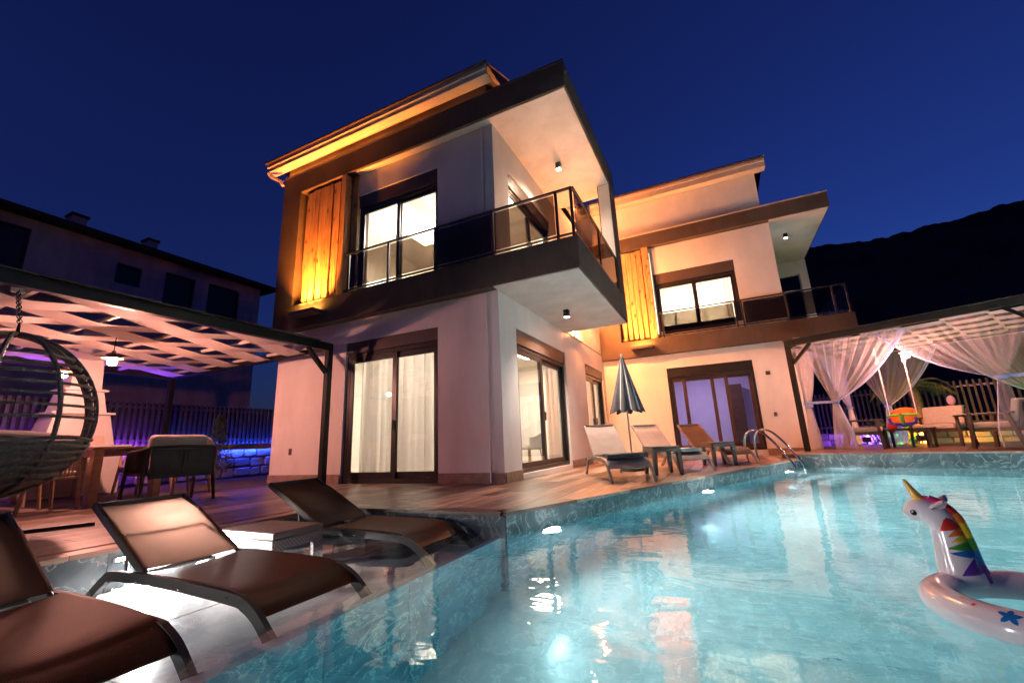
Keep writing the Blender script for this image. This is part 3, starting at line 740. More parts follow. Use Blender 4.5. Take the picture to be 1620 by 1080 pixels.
def eave(v, x0, x1, yf, yb, zs, zf, zr, ends=True):
    """roof edge: soffit board, moulded fascia, gutter lip and the tiled slope behind"""
    b = B()
    b.box(x0, x1, yf, yb, zs, zs + 0.03)
    f = b.out('soffit_board', 'fascia', v)
    b = B(); b.box(x0, x1, yf - 0.02, yf, zs - 0.01, zf - 0.07); b.box(x0, x1, yf - 0.05, yf - 0.02, zf - 0.13, zf - 0.045)
    b.out('fascia', 'fascia', v, bev=0.006)
    b = B(); b.box(x0 - 0.03, x1 + 0.03, yf - 0.09, yf + 0.04, zf - 0.04, zf)
    b.out('roof_edge', 'roof', v, bev=0.008)
    r = B(); n_ = int((x1 - x0) / 0.24)
    yr = yb + 3.3
    def fn(u, w):
        x = x0 + (x1 - x0) * u
        return (x, yf - 0.06 + (yr - yf) * w, zf + 0.012 + (zr - zf) * w + 0.02 * abs(math.sin(u * n_ * math.pi)))
    r.grid(fn, n_ * 4, 10)
    r.poly([(x0, yf, zf), (x0, yr, zr), (x0, yr + 3, zf), (x0, yf + 1, zf)]); r.poly([(x1, yf, zf), (x1, yr, zr), (x1, yr + 3, zf), (x1, yf + 1, zf)])
    r.poly([(x0, yr, zr), (x1, yr, zr), (x1, yr + 3.3, zf), (x0, yr + 3.3, zf)])
    r.out('roof', 'roof', v)

YF, XS = 5.757, -2.92
# ---- front villa
v1 = at('villa', 'white and dark brown villa with the glass corner balcony, nearest the pool', 'house', (-5.5, 8.5, 0))
DOOR = (-6.18, -4.085, 0.0, 2.53); UPW = (-6.02, -4.085, 3.47, 5.60)
B().wall('y', YF, YF + 0.24, -8.08, XS - 0.004, 0.0, 2.957, [DOOR]).out('ground_floor_wall', 'plaster', v1)
S1, S2 = (6.38, 8.93, 0.08, 2.47), (10.48, 12.32, 0.08, 2.46)
B().wall('x', XS - 0.24, XS, YF + 0.003, 12.55, 0.0, 2.957, [S1, S2]).out('side_wall', 'plaster', v1)
B().box(-8.08, -7.85, YF + 0.242, 12.5, 0, 6.55).out('left_wall', 'plaster', v1)
B().box(-8.08, -2.93, 12.6, 12.8, 0, 6.55).out('rear_wall', 'plaster', v1)
SU = (6.33, 8.48, 3.47, 5.46)
B().wall('y', YF, YF + 0.24, -6.02, XS - 0.004, 3.47, 6.06, [UPW]).out('upper_wall', 'plaster', v1)
B().wall('x', XS - 0.24, XS, YF + 0.003, 12.39, 3.0, 7.6, [SU, (0, 9.105, 2, 3.485), (0, 9.1, 6.07, 8)]).out('upper_side_wall', 'plaster', v1)
B().box(-3.07, XS + 0.012, YF - 0.022, YF - 0.002, 0.0, 2.954).out('corner_trim', 'plaster', v1, bev=0.004)
B().box(-3.07, XS + 0.012, YF - 0.022, YF - 0.002, 3.475, 6.03).out('corner_trim', 'plaster', v1, bev=0.004)
# skirting
for q in ((-8.09, -7.2), (-7.197, -6.19), (-4.075, -3.075)): B().box(*q, YF - 0.022, YF - 0.001, 0.001, 0.155).out('skirting', 'skirting', v1, bev=0.003)
B().box(-3.08, XS + 0.022, YF - 0.042, YF - 0.023, 0.001, 0.15).out('skirting', 'skirting', v1, bev=0.003)
for q in ((5.78, 6.37), (8.94, 9.7), (9.703, 10.47)): B().box(XS + 0.001, XS + 0.02, *q, 0.001, 0.155).out('skirting', 'skirting', v1, bev=0.003)
# brown frame: pillar, floor band with the balcony slab, roof band
YB, XB = 5.574, -1.50
B().box(-8.11, -7.56, YB, YF + 0.3, 3.471, 6.079).out('brown_pillar', 'brown', v1)
fl = B().box(-8.11, -7.6, YB, YF + 0.3, 2.962, 3.47).box(-7.6, XS, YB, YF - 0.001, 2.962, 3.47).box(XS, XB, YB, 9.1, 2.975, 3.47)
fl.out('balcony_slab', 'brown', v1)
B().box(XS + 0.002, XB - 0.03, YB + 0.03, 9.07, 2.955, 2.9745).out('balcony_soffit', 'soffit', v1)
B().box(-2.9, XB - 0.05, YB + 0.06, 9.05, 3.4705, 3.48).out('balcony_floor', 'roomfloor', v1)
rb = B().box(-8.11, XB, YB, YF - 0.001, 6.08, 6.56).box(XS, XB, YF - 0.001, 9.1, 6.092, 6.56).box(-8.11, XS, YF - 0.001, 12.6, 6.3, 6.55)
rb.out('roof_slab', 'brown', v1)
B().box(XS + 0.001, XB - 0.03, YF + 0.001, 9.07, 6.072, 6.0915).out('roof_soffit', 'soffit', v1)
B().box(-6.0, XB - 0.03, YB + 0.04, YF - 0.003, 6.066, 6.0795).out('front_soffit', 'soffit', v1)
B().box(-8.11, XB - 0.0, YB - 0.012, YB, 6.545, 6.585).out('slab_flashing', 'shutter', v1)
B().box(XB - 0.28, XB - 0.001, 8.6, 9.1, 3.471, 6.09).out('balcony_pier', 'brown', v1)
B().box(XB - 0.26, XB - 0.02, 8.59, 8.5995, 3.475, 6.06).out('pier_facing', 'plaster', v1)
B().box(-8.02, XS - 0.02, 5.606, 5.64, 6.562, 6.80).out('attic_band', 'brown', v1)
for x0, x1, w_ in ((-8.2, -6.6, 2.1), (-6.58, -5.2, 0.9), (-5.18, -4.2, 0.3), (-4.18, -2.95, 0.12)):   # amber strips lying on the slab under the eave
    c = B().box(x0, x1, 5.580, 5.604, 6.5605, 6.58).out('eave_lamp', 'fascia', v1)
    B().box(x0 + 0.02, x1 - 0.02, 5.584, 5.600, 6.5805, 6.584).out('lens', 'amber_soft', c)
    lamp('amber_light', 'AREA', ((x0 + x1) / 2, 5.585, 6.605), w_, (1.0, 0.27, 0.045), size=(x1 - x0, 0.02), aim=((x0 + x1) / 2, 5.50, 7.2))
eave(v1, -8.48, -2.80, 5.41, 5.60, 6.77, 6.98, 8.6)
B().tube([(-8.46, 5.40, 6.74), (-8.42, 5.44, 6.66), (-8.2, 5.52, 6.52), (-8.13, 5.54, 6.40)], 0.035, 8).out('downpipe', 'fascia', v1, smooth=True)
# openings of the front villa
glazed('sliding_door', v1, 'y', YF, 1, *DOOR, [(-6.12, -5.0), (-5.12, -4.14)], shutter=0.22, w=0.10)
glazed('balcony_window', v1, 'y', YF, 1, *UPW, [(-5.97, -5.0), (-5.06, -4.13)], shutter=0.28, w=0.075)
glazed('side_door', v1, 'x', XS, -1, *S1, [(6.44, 7.66), (7.60, 8.87)], shutter=0.26, w=0.09)
glazed('side_door', v1, 'x', XS, -1, *S2, [(10.54, 11.42), (11.36, 12.26)], shutter=0.24, w=0.09)
glazed('side_window', v1, 'x', XS, -1, *SU, [(6.38, 7.44), (7.38, 8.43)], shutter=0.26, w=0.08)
wood_panel(v1, -7.40, -6.40, YF - 0.19, 3.49, 6.05, 3)
B().box(-6.32, -6.20, YF - 0.19, YF - 0.02, 3.475, 6.07).out('post_board', 'pine', v1, bev=0.004)
B().box(-6.19, -6.03, YF - 0.02, YF + 0.2, 3.475, 6.07).out('reveal_board', 'pine', v1, bev=0.004)
B().box(-7.56, -6.03, YF + 0.075, YF + 0.3, 2.96, 6.3).out('recess_wall', 'brown', v1)
foot_lamp(v1, -7.33, -6.66, YB, 3.235, 680)
rail(v1, [(-6.16, YB + 0.035), (XB - 0.035, YB + 0.035), (XB - 0.035, 8.57)], 3.482, 4.27,
     [(-6.05, YB + 0.035), (-5.07, YB + 0.035), (-4.03, YB + 0.035), (-2.90, YB + 0.035), (-1.80, YB + 0.035), (XB - 0.06, YB + 0.035)])
g = [o for o in children(v1) if o.name.startswith('railing')][0]
for y0, y1 in ((5.68, 7.10), (7.16, 8.55)):
    B().box(XB - 0.04, XB - 0.03, y0, y1, 3.57, 4.24).out('glass_panel', 'smoke', g)
for yv in (7.13, 8.56): B().box(XB - 0.055, XB - 0.015, yv - 0.02, yv + 0.02, 3.482, 4.27).out('post', 'black', g)
spot_can(v1, -2.33, 7.41, 2.955, 150, (1.0, 0.78, 0.64), 125)
spot_can(v1, -2.26, 7.39, 6.072, 60, (1.0, 0.72, 0.5), 150)
# amber lamps on the side wall; middle one unseen, added for the rear villa
for (yv, zv, pw_) in ((9.9, 3.0, 60), (11.2, 3.95, 210), (10.3, 6.95, 480)):
    c = B().box(XS + 0.003, XS + 0.09, yv - 0.32, yv + 0.32, zv - 0.06, zv).out('wall_lamp', 'fascia', v1, bev=0.006)
    B().box(XS + 0.02, XS + 0.075, yv - 0.29, yv + 0.29, zv + 0.001, zv + 0.006).out('lens', 'amber', c)
    lamp('amber_light', 'POINT', (XS + 0.10, yv, zv + 0.08), pw_, (1.0, 0.30, 0.08), radius=0.04)
for zz in (0.0, 3.475):                                           # rainwater pipe at the corner
    B().tube([(-3.12, YF - 0.045, zz + 0.02), (-3.12, YF - 0.045, zz + (2.93 if zz == 0 else 2.57))], 0.018, 8).out('rain_pipe', 'plaster', v1, smooth=True)
B().box(-7.55, -7.47, YF - 0.012, YF - 0.001, 0.52, 0.64).out('socket', 'mullion', v1, bev=0.003)
# rooms of the front villa
def room(v, x0, x1, y0, y1, z0, z1, mat='room', flo='roomfloor', openf=None):
    b = B(); b.poly([(x0, y0, z1), (x1, y0, z1), (x1, y1, z1), (x0, y1, z1)])
    b.poly([(x0, y0, z0), (x0, y1, z0), (x0, y1, z1), (x0, y0, z1)])
    b.poly([(x0, y1, z0), (x1, y1, z0), (x1, y1, z1), (x0, y1, z1)])
    for q in openf or []:
        pass
    b.out('room_shell', mat, v)
    B().box(x0, x1, y0, y1, z0 - 0.05, z0).out('room_floor', flo, v)
room(v1, -7.84, -3.165, 6.0, 12.45, 0.02, 2.9)
room(v1, -7.84, -3.165, 6.0, 10.2, 3.5, 6.06)
B().box(-7.83, -3.17, 10.21, 10.3, 3.5, 6.06).out('partition', 'room', v1)
B().box(-5.4, -5.0, 6.2, 10.15, 5.62, 6.055).out('ceiling_beam', 'room', v1)
B().box(-7.83, -6.6, 9.55, 9.65, 0.02, 2.89).out('partition', 'room', v1)
for x, y, z, pw_, s in ((-5.4, 7.6, 2.86, 15, 0.9), (-4.3, 10.6, 2.86, 20, 0.9), (-5.9, 7.9, 5.6, 130, 0.7), (-4.0, 7.8, 6.0, 110, 0.7)):
    c = B().box(x - s / 2, x + s / 2, y - s / 2, y + s / 2, z, z + 0.03).out('room_lamp', 'room_lamp', v1, bev=0.005)
    lamp('room_light', 'AREA', (x, y, z - 0.02), pw_, (1.0, 0.92, 0.80), size=(s, s), aim=(x, y, 0))

# ---- rear villa
YR = 12.55
v2 = at('villa', 'peach lit white villa with the wood slat panel, set back behind the loungers and gazebo', 'house', (-0.5, 15, 0))
D2 = (-1.17, 0.95, 0.14, 2.40); U2 = (-1.21, 0.92, 3.47, 5.22)
B().wall('y', YR, YR + 0.24, -2.918, 1.90, 0.0, 2.80, [D2]).out('ground_floor_wall', 'plaster', v2)
B().box(1.66, 1.90, YR + 0.242, 16.5, 0, 6.06).out('right_wall', 'plaster', v2)
B().wall('y', YR, YR + 0.24, -1.24, 1.90, 3.30, 6.06, [U2]).out('upper_wall', 'plaster', v2)
B().box(-2.91, 1.79, YR + 0.01, YR + 0.24, 6.40, 7.75).out('attic_wall', 'plaster', v2)
B().box(1.60, 1.79, YR + 0.242, 16.3, 6.40, 7.75).out('attic_side_wall', 'plaster', v2)
for q in ((-2.89, -2.05), (-2.047, -1.18), (0.96, 1.91)): B().box(*q, YR - 0.02, YR - 0.001, 0.001, 0.16).out('skirting', 'skirting', v2, bev=0.003)
Y2 = 12.40
B().box(-2.915, 1.90, Y2, YR - 0.001, 2.80, 3.27).box(1.90, 3.25, Y2, 16.5, 2.812, 3.27).box(-2.915, -2.30, Y2, YR - 0.001, 3.27, 6.08).out('balcony_slab', 'brown', v2)
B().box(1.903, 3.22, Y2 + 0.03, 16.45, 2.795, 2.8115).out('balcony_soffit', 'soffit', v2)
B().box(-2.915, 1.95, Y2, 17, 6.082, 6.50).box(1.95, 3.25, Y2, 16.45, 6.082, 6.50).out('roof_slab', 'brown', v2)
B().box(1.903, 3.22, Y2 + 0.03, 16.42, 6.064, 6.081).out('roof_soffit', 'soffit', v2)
B().box(-2.3, 3.26, Y2 - 0.012, Y2, 6.485, 6.52).out('slab_flashing', 'fascia', v2)
B().box(3.02, 3.24, 16.1, 16.4, 3.271, 6.06).box(1.91, 3.02, 16.15, 16.35, 5.6, 6.06).out('loggia_pier', 'plaster', v2)
eave(v2, -2.90, 2.04, 12.28, 12.545, 7.58, 7.86, 9.2)
glazed('patio_door', v2, 'y', YR, 1, *D2, [(-1.11, -0.72), (-0.80, -0.02), (-0.10, 0.32), (0.24, 0.89)], box_mat='frame', shutter=0.24, w=0.085, frame='mullion')
b = B(); frame_rect(b, 'y', YR + 0.02, D2[0] - 0.0, D2[1], D2[2], D2[3] - 0.2, 0.06, 0.05); b.out('door_casing', 'frame', v2)
glazed('balcony_window', v2, 'y', YR, 1, *U2, [(-1.16, -0.12), (-0.18, 0.87)], shutter=0.30, w=0.085)
wood_panel(v2, -2.24, -1.48, YR - 0.14, 3.30, 6.06, 5)
B().box(-1.45, -1.26, YR - 0.15, YR - 0.02, 3.28, 6.07).out('post_board', 'pine', v2, bev=0.004)
foot_lamp(v2, -2.02, -1.40, Y2, 3.065, 170)
rail(v2, [(-1.22, Y2 + 0.04), (3.19, Y2 + 0.04), (3.19, 15.8)], 3.275, 4.0,
     [(-1.19, Y2 + 0.04), (-1.10, Y2 + 0.04), (0.76, Y2 + 0.04), (0.92, Y2 + 0.04), (1.92, Y2 + 0.04), (2.91, Y2 + 0.04), (3.19, Y2 + 0.04), (3.19, 12.95), (3.19, 14.2), (3.19, 15.75)], mat='frame')
spot_can(v2, 2.4, 13.6, 6.064, 45, (1.0, 0.8, 0.65), 150)
for zz, w_ in ((2.02, 0.07), (0.98, 0.05)): B().box(1.27 - w_, 1.27 + w_ * 0.4, YR - 0.025, YR - 0.001, zz - 0.05, zz + 0.05).out('wall_bracket', 'shutter', v2, bev=0.01)
room(v2, -2.7, 1.6, 12.82, 16.3, 0.16, 2.76, mat='room_lav')
B().poly([(1.6, 12.82, 0.16), (1.6, 16.3, 0.16), (1.6, 16.3, 2.76), (1.6, 12.82, 2.76)]).out('room_shell', 'room_lav', v2)
room(v2, -2.7, 1.6, 12.82, 16.3, 3.48, 6.04)
B().box(0.35, 0.75, 15.5, 16.28, 0.17, 2.1).out('wardrobe', 'mullion', v2, bev=0.01)
B().box(-0.9, 0.0, 15.9, 16.28, 3.5, 5.0).out('wardrobe', 'cabinet', v2, bev=0.01)
for x, y, z, pw_, col in ((-0.4, 14.4, 2.72, 16, (0.80, 0.57, 1.0)), (-0.3, 14.3, 6.0, 150, (1.0, 0.86, 0.66))):
    B().box(x - 0.25, x + 0.25, y - 0.25, y + 0.25, z, z + 0.03).out('room_lamp', 'room_lamp' if z > 3 else 'lav_lamp', v2, bev=0.005)
    lamp('room_light', 'AREA', (x, y, z - 0.02), pw_, col, size=(0.5, 0.5), aim=(x, y, 0))

# ---- curtains and furniture inside
def curtain(name, label, axis, p, u0, u1, z0, z1, waves, amp, seed, mat='sheer', group=None):
    o = drape(B(), axis, p, u0, u1, z0, z1, waves, amp, seed).out(name, mat, None, smooth=True, angle=80)
    return tag(o, label, 'curtain', group)
curtain('curtain', 'long sheer curtain hanging inside the front glass door beside the black post', 'y', 6.20, -6.22, -4.05, 0.06, 2.75, 9, 0.075, 1)
curtain('curtain', 'sheer curtain inside the first side door behind the wicker chair', 'x', -3.42, 8.95, 10.3, 0.06, 2.75, 6, 0.07, 2)
curtain('curtain', 'sheer curtain inside the second side door behind the closed parasol', 'x', -3.24, 11.6, 12.35, 0.06, 2.75, 4, 0.04, 3)
curtain('curtain', 'narrow curtain at the edge of the corner balcony window', 'y', 6.15, -4.45, -4.12, 3.52, 5.7, 4, 0.03, 4)
curtain('curtain', 'grey curtain at the edge of the rear villa balcony window', 'y', 12.95, 0.55, 0.90, 3.52, 5.5, 4, 0.03, 5)
# wicker chair behind the side door
w = thing('wicker_chair', 'white wicker armchair with curved back behind the side glass door', 'chair', (-3.62, 8.30, 0.02), math.radians(-25))
b = B()
def shell(u, v):
    a = math.radians(-40 + 260 * u); r = 0.30 + 0.06 * v
    return (r * math.cos(a), r * math.sin(a), 0.42 + v * (0.22 + 0.34 * math.sin(math.pi * min(1, max(0, u))) ** 2))
b.slab(shell, 26, 8, 0.012); b.out('backrest', 'room', w, smooth=True)
B().lathe([(0.02, 0.40), (0.30, 0.40), (0.31, 0.43), (0.28, 0.47), (0.02, 0.48)], n=20).out('seat', 'beige', w, smooth=True)
for a in (45, 135, 225, 315):
    c, s = math.cos(math.radians(a)), math.sin(math.radians(a))
    B().tube([(0.22 * c, 0.22 * s, 0.41), (0.29 * c, 0.29 * s, 0)], 0.016, 6).out('leg', 'dining', w)
k = thing('kitchen_unit', 'pale kitchen unit with wall cupboards along the inner wall behind the side door', 'kitchen unit', (-4.9, 13.05, 0.02), math.radians(-90))
B().box(-1.15, -0.6, -1.3, 1.8, 0, 0.86).out('base_cupboard', 'cabinet', k, bev=0.004)
B().box(-1.18, -0.57, -1.32, 1.82, 0.862, 0.90).out('worktop', 'greyfab', k, bev=0.004)
for i in range(4): B().box(-1.15, -0.82, -1.3 + i * 0.78, -0.53 + i * 0.78, 1.45, 2.2).out('wall_cupboard', 'cabinet', k, bev=0.006)

# ---- pergola on the left
PX0, PX1, PY0, PY1, PZ = -11.2, -6.13, -0.9, 5.42, 2.40
pg = at('pergola', 'black steel pergola with woven pale fabric roof beside the front villa', 'pergola', (-8.6, 2.2, 0))
B().box(PX1 - 0.10, PX1, PY0, PY1, PZ - 0.09, PZ + 0.05).out('beam', 'black_beam', pg, bev=0.004)
B().box(PX0, PX0 + 0.10, PY0, PY1, PZ - 0.09, PZ + 0.05).out('beam', 'black_beam', pg, bev=0.004)
B().box(PX0 + 0.1, PX1 - 0.1, PY1 - 0.10, PY1, PZ - 0.09, PZ + 0.05).out('beam', 'black_beam', pg, bev=0.004)
B().box(PX1 - 0.02, PX1 + 0.03, PY0, PY1 - 0.3, PZ + 0.051, PZ + 0.07).out('edge_trim', 'lfr', pg, bev=0.004)
for x, y in ((PX1 - 0.05, PY1 - 0.05), (PX0 + 0.05, PY1 - 0.05), (PX0 + 0.05, PY0 + 0.05), (PX1 - 0.05, PY0 + 0.05)):
    B().box(x - 0.05, x + 0.05, y - 0.05, y + 0.05, 0.0, PZ - 0.0905).out('post', 'black_beam', pg, bev=0.004)
B().bar((PX1 - 0.05, PY1 - 0.10, PZ - 0.48), (PX1 - 0.05, PY1 - 0.50, PZ - 0.08), 0.06, 0.06).out('brace', 'black_beam', pg)
B().bar((PX1 - 0.10, PY1 - 0.05, PZ - 0.48), (PX1 - 0.50, PY1 - 0.05, PZ - 0.08), 0.06, 0.06).out('brace', 'black_beam', pg)
bat = [-0.92, -0.04, 0.84, 1.72, 2.60, 3.48, 4.36, 5.24]
for y in bat: B().box(PX0 + 0.1, PX1 - 0.1, y - 0.022, y + 0.022, PZ - 0.025, PZ + 0.02).out('batten', 'batten', pg)
def tri(q):                                                       # taut between the battens
    c = math.cos(math.pi * q); return math.asin(max(-1, min(1, c * 0.985))) / (math.pi / 2)
def woven(i, x0, x1, y0, y1, zc, per, y_ref, amp=0.075):
    sg = 1 if i % 2 else -1
    return B().slab(lambda u, v: (x0 + (x1 - x0) * v, y0 + (y1 - y0) * u, zc + sg * amp * tri(((y0 + (y1 - y0) * u) - y_ref) / per)), 56, 1, 0.006)
x = PX1 - 0.12; i = 0
while x - 0.47 > PX0 + 0.05:
    woven(i, x, x - 0.455, PY0 + 0.02, PY1 - 0.11, PZ, 0.88, 2.60).out('fabric_strip', 'strip', pg, smooth=True)
    x -= 0.478; i += 1
B().box(PX1 - 0.20, PX1 - 0.14, 1.50, 1.60, PZ - 0.12, PZ - 0.02).out('chain_bracket', 'batten', pg, bev=0.004)
# pendant bulbs
def pendant(name, label, x, y, z, ztop, power, group, cage=False):
    t = at(name, label, 'lamp', (x, y, z), group)
    B().tube([(x, y, z + 0.10), (x, y, ztop)], 0.006, 6).out('cord', 'black', t)
    B().lathe([(0.0, 0.165), (0.022, 0.16), (0.03, 0.10), (0.10, 0.074), (0.122, 0.050), (0.11, 0.055), (0.02, 0.085), (0.0, 0.085)], (x, y, z), 20).out('shade', 'mullion', t, smooth=True)
    B().ico((x, y, z), 0.056, 2).out('bulb', emit('bulb_glow', (1.0, 0.40, 0.30), power / 0.124), t, smooth=True)
    if cage:
        for a in range(6):
            q = a * math.pi / 6
            B().tube([(x + 0.085 * math.cos(q) * math.sin(p), y + 0.085 * math.sin(q) * math.sin(p), z + 0.085 * math.cos(p)) for p in [2 * math.pi * j / 20 for j in range(20)]], 0.004, 5, closed=True).out('cage_wire', 'black', t)
pendant('pendant_lamp', 'glowing bulb under a flat shade hanging over the dining table, right of the white chimney', -7.75, 2.95, 1.94, PZ - 0.1, 80, 'pendant bulbs under the pergola')
pendant('pendant_lamp', 'glowing bulb seen through the hanging egg chair', -9.4, 3.0, 1.94, PZ - 0.1, 14, 'pendant bulbs under the pergola')
# hanging egg chair
EX, EY, EZ = -5.75, 1.47, 1.02
eg = at('hanging_chair', 'dark wicker egg chair hanging on a chain from the pergola beam', 'hanging chair', (EX, EY, EZ - 0.72))
def egg(az, el, k=1.0):
    rz = 0.72; z = math.sin(el); r = 0.64 * math.cos(el) * (1 - 0.10 * z)
    return Vector((EX + k * r * math.cos(az), EY + k * r * math.sin(az), EZ + k * rz * z))
open_a, half = math.radians(158), math.radians(62)                # the open mouth
def arc(az, e0, e1, n=22): return [egg(az, e0 + (e1 - e0) * i / n) for i in range(n + 1)]
for sgn in (-1, 1):
    B().tube([q + Vector((0, 0, 0)) for q in arc(open_a + sgn * half, math.radians(-84), math.radians(88), 30)], 0.034, 8).out('rim', 'dark_rattan', eg, smooth=True)
b_az = [open_a + half + math.radians(236) * (i / 6) for i in range(1, 6)]
for a in b_az: B().tube(arc(a, math.radians(-86), math.radians(88)), 0.019, 7).out('rib', 'dark_rattan', eg, smooth=True)
def hoop(el, w): 
    pts = [egg(open_a + half + math.radians(236) * i / 30, el, 0.995) for i in range(31)]
    b = B()
    for p, q in zip(pts, pts[1:]): b.bar(p, q, 0.012, w)
    return b
for el in (44, 35, 27, 19, 11, 3, -5): hoop(math.radians(el), 0.024).out('cane_strip', 'dark_rattan', eg)
B().slab(lambda u, v: egg(u * 2 * math.pi, math.radians(-88 + 66 * v), 0.97 + 0.012 * math.sin(u * 2 * math.pi * 24) * math.sin(v * 40)), 96, 22, 0.016).out('basket', 'dark_rattan', eg, smooth=True)
for el in (-20, -25, -30, -36, -42, -49, -57): 
    b = B(); b.tube([egg(2 * math.pi * i / 40, math.radians(el), 1.0) + Vector((0, 0, 0.012 * math.sin(el + i * 0.9))) for i in range(40)], 0.019, 6, closed=True); b.out('cane_strip', 'dark_rattan', eg, smooth=True)
B().ico((EX, EY, EZ - 0.27), 0.5, 3, (1.06, 1.06, 0.24)).out('cushion', 'beige', eg, smooth=True)
B().tube([(EX, EY, EZ + 0.70), (EX, EY, EZ + 0.80)], 0.012, 6).tube([(EX - 0.05, EY, EZ + 0.70), (EX, EY, EZ + 0.83), (EX + 0.05, EY, EZ + 0.70)], 0.008, 6).out('hook', 'black', eg)
n_l = 14; z0, z1 = EZ + 0.83, PZ - 0.10
for i in range(n_l):
    zc = z0 + (z1 - z0) * (i + 0.5) / n_l; f = (i + 0.5) / n_l
    xx, yy = EX + (PX1 - 0.17 - EX) * f, EY + (1.55 - EY) * f
    h = (z1 - z0) / n_l * 0.68
    pts = [(xx + (0.017 * math.cos(a) if i % 2 else 0), yy + (0 if i % 2 else 0.017 * math.cos(a)), zc + h * math.sin(a)) for a in [2 * math.pi * j / 12 for j in range(12)]]
    B().tube(pts, 0.0045, 6, closed=True).out('chain_link', 'black', eg, smooth=True)

# ---- dining group
dt = at('dining_table', 'long oak dining table under the pergola', 'table', (-8.6, 3.2, 0))
for j in range(4): B().box(-9.9, -7.35, 2.76 + j * 0.225, 2.978 + j * 0.225, 0.715, 0.75).out('top_board', 'dining', dt, bev=0.004)
B().box(-9.7, -7.55, 2.9, 2.93, 0.63, 0.714).box(-9.7, -7.55, 3.5, 3.53, 0.63, 0.714).out('apron', 'dining', dt)
for x, y in ((-7.47, 2.86), (-7.47, 3.56), (-9.8, 2.86), (-9.8, 3.56)): B().box(x - 0.06, x + 0.06, y - 0.05, y + 0.05, 0, 0.7145).out('leg', 'dining', dt, bev=0.006)
def rope_chair(name, label, fr, ro, loc, rz, wd=0.56, group=None, cushion=None):
    """armchair with a frame and a back and arms strung with rope; faces local +Y"""
    t = thing(name, label, 'chair', loc, rz, group)
    h = wd / 2
    for sx in (-1, 1):
        B().tube([(sx * (h + 0.015), 0.24, 0), (sx * h, 0.20, 0.40), (sx * h, 0.19, 0.64)], [0.020, 0.024, 0.02], 7).out('leg', fr, t, smooth=True)
        B().tube([(sx * (h + 0.02), -0.31, 0), (sx * h, -0.25, 0.40), (sx * (h - 0.02), -0.29, 0.70)], [0.020, 0.024, 0.02], 7).out('leg', fr, t, smooth=True)
    B().tube([(-h, 0.20, 0.65), (-h, -0.10, 0.67), (-h + 0.03, -0.27, 0.70), (0, -0.33, 0.71), (h - 0.03, -0.27, 0.70), (h, -0.10, 0.67), (h, 0.20, 0.65)], 0.020, 7).out('top_rail', fr, t, smooth=True)
    B().box(-h, h, -0.26, 0.22, 0.36, 0.40).out('seat_frame', fr, t, bev=0.006)
    B().box(-h + 0.02, h - 0.02, -0.24, 0.22, 0.402, 0.46).out('seat_cushion', cushion or 'beige', t, bev=0.02, seg=2)
    path = [(-h, 0.18), (-h, -0.10), (-h + 0.03, -0.26), (0, -0.32), (h - 0.03, -0.26), (h, -0.10), (h, 0.18)]
    b = B(); seg = []
    for a, c in zip(path, path[1:]):
        n = 8
        for i in range(n): seg.append((a[0] + (c[0] - a[0]) * i / n, a[1] + (c[1] - a[1]) * i / n))
    for i, (x, y) in enumerate(seg): b.tube([(x * 0.97, y * 0.95, 0.40), (x, y, 0.67)], 0.0095, 5)
    o = b.out('rope_weave', ro, t); o['kind'] = 'stuff'
    return t
ac = rope_chair('armchair', 'dark wicker armchair with its back to the pool and a beige cushion over it', 'black_rattan', 'black_rattan', (-6.72, 3.36, 0), math.radians(88), 0.80)
b = B(); b.slab(lambda u, v: (-0.36 + 0.72 * u, -0.30, 0.32 + 0.36 * v), 6, 3, 0.02); b.out('back_panel', 'black_rattan', ac)
cu = B().box(-0.33, 0.33, -0.085, 0.085, -0.14, 0.13).out('back_cushion', 'beige', None, smooth=True, bev=0.055, seg=4); cu.location = (-6.55, 3.34, 0.73); cu.rotation_euler = (0.25, 0, math.radians(88)); tag(cu, 'long beige cushion leaning over the back of the dark armchair', 'cushion')
cu = B().ico((0, 0, 0), 0.5, 3, (0.34, 0.20, 0.28)).out('back_cushion', 'beige', None, smooth=True); cu.location = (-6.95, 3.86, 0.72); cu.rotation_euler = (0.2, 0.1, math.radians(30)); tag(cu, 'small beige cushion behind the long one at the dark armchair', 'cushion')
gc = 'tan rope chairs round the dining table'
c0 = rope_chair('dining_chair', 'tan rope dining chair nearest the dark armchair, back to the pool', 'dining', 'rope', (-7.55, 2.42, 0), 0.08, group=gc)
for (x, y, r, lb) in ((-8.35, 2.36, -0.05, 'tan rope dining chair under the hanging egg chair, back to the pool'), (-9.2, 2.4, 0.05, 'tan rope dining chair at the far end of the near side of the table'),
                      (-7.9, 4.1, math.pi, 'tan rope dining chair behind the table, opposite the nearest one'), (-8.9, 4.05, math.pi + 0.1, 'tan rope dining chair behind the table in front of the white chimney')):
    c = copy_tree(c0); c.location = (x, y, 0); c.rotation_euler = (0, 0, r); c['label'] = lb

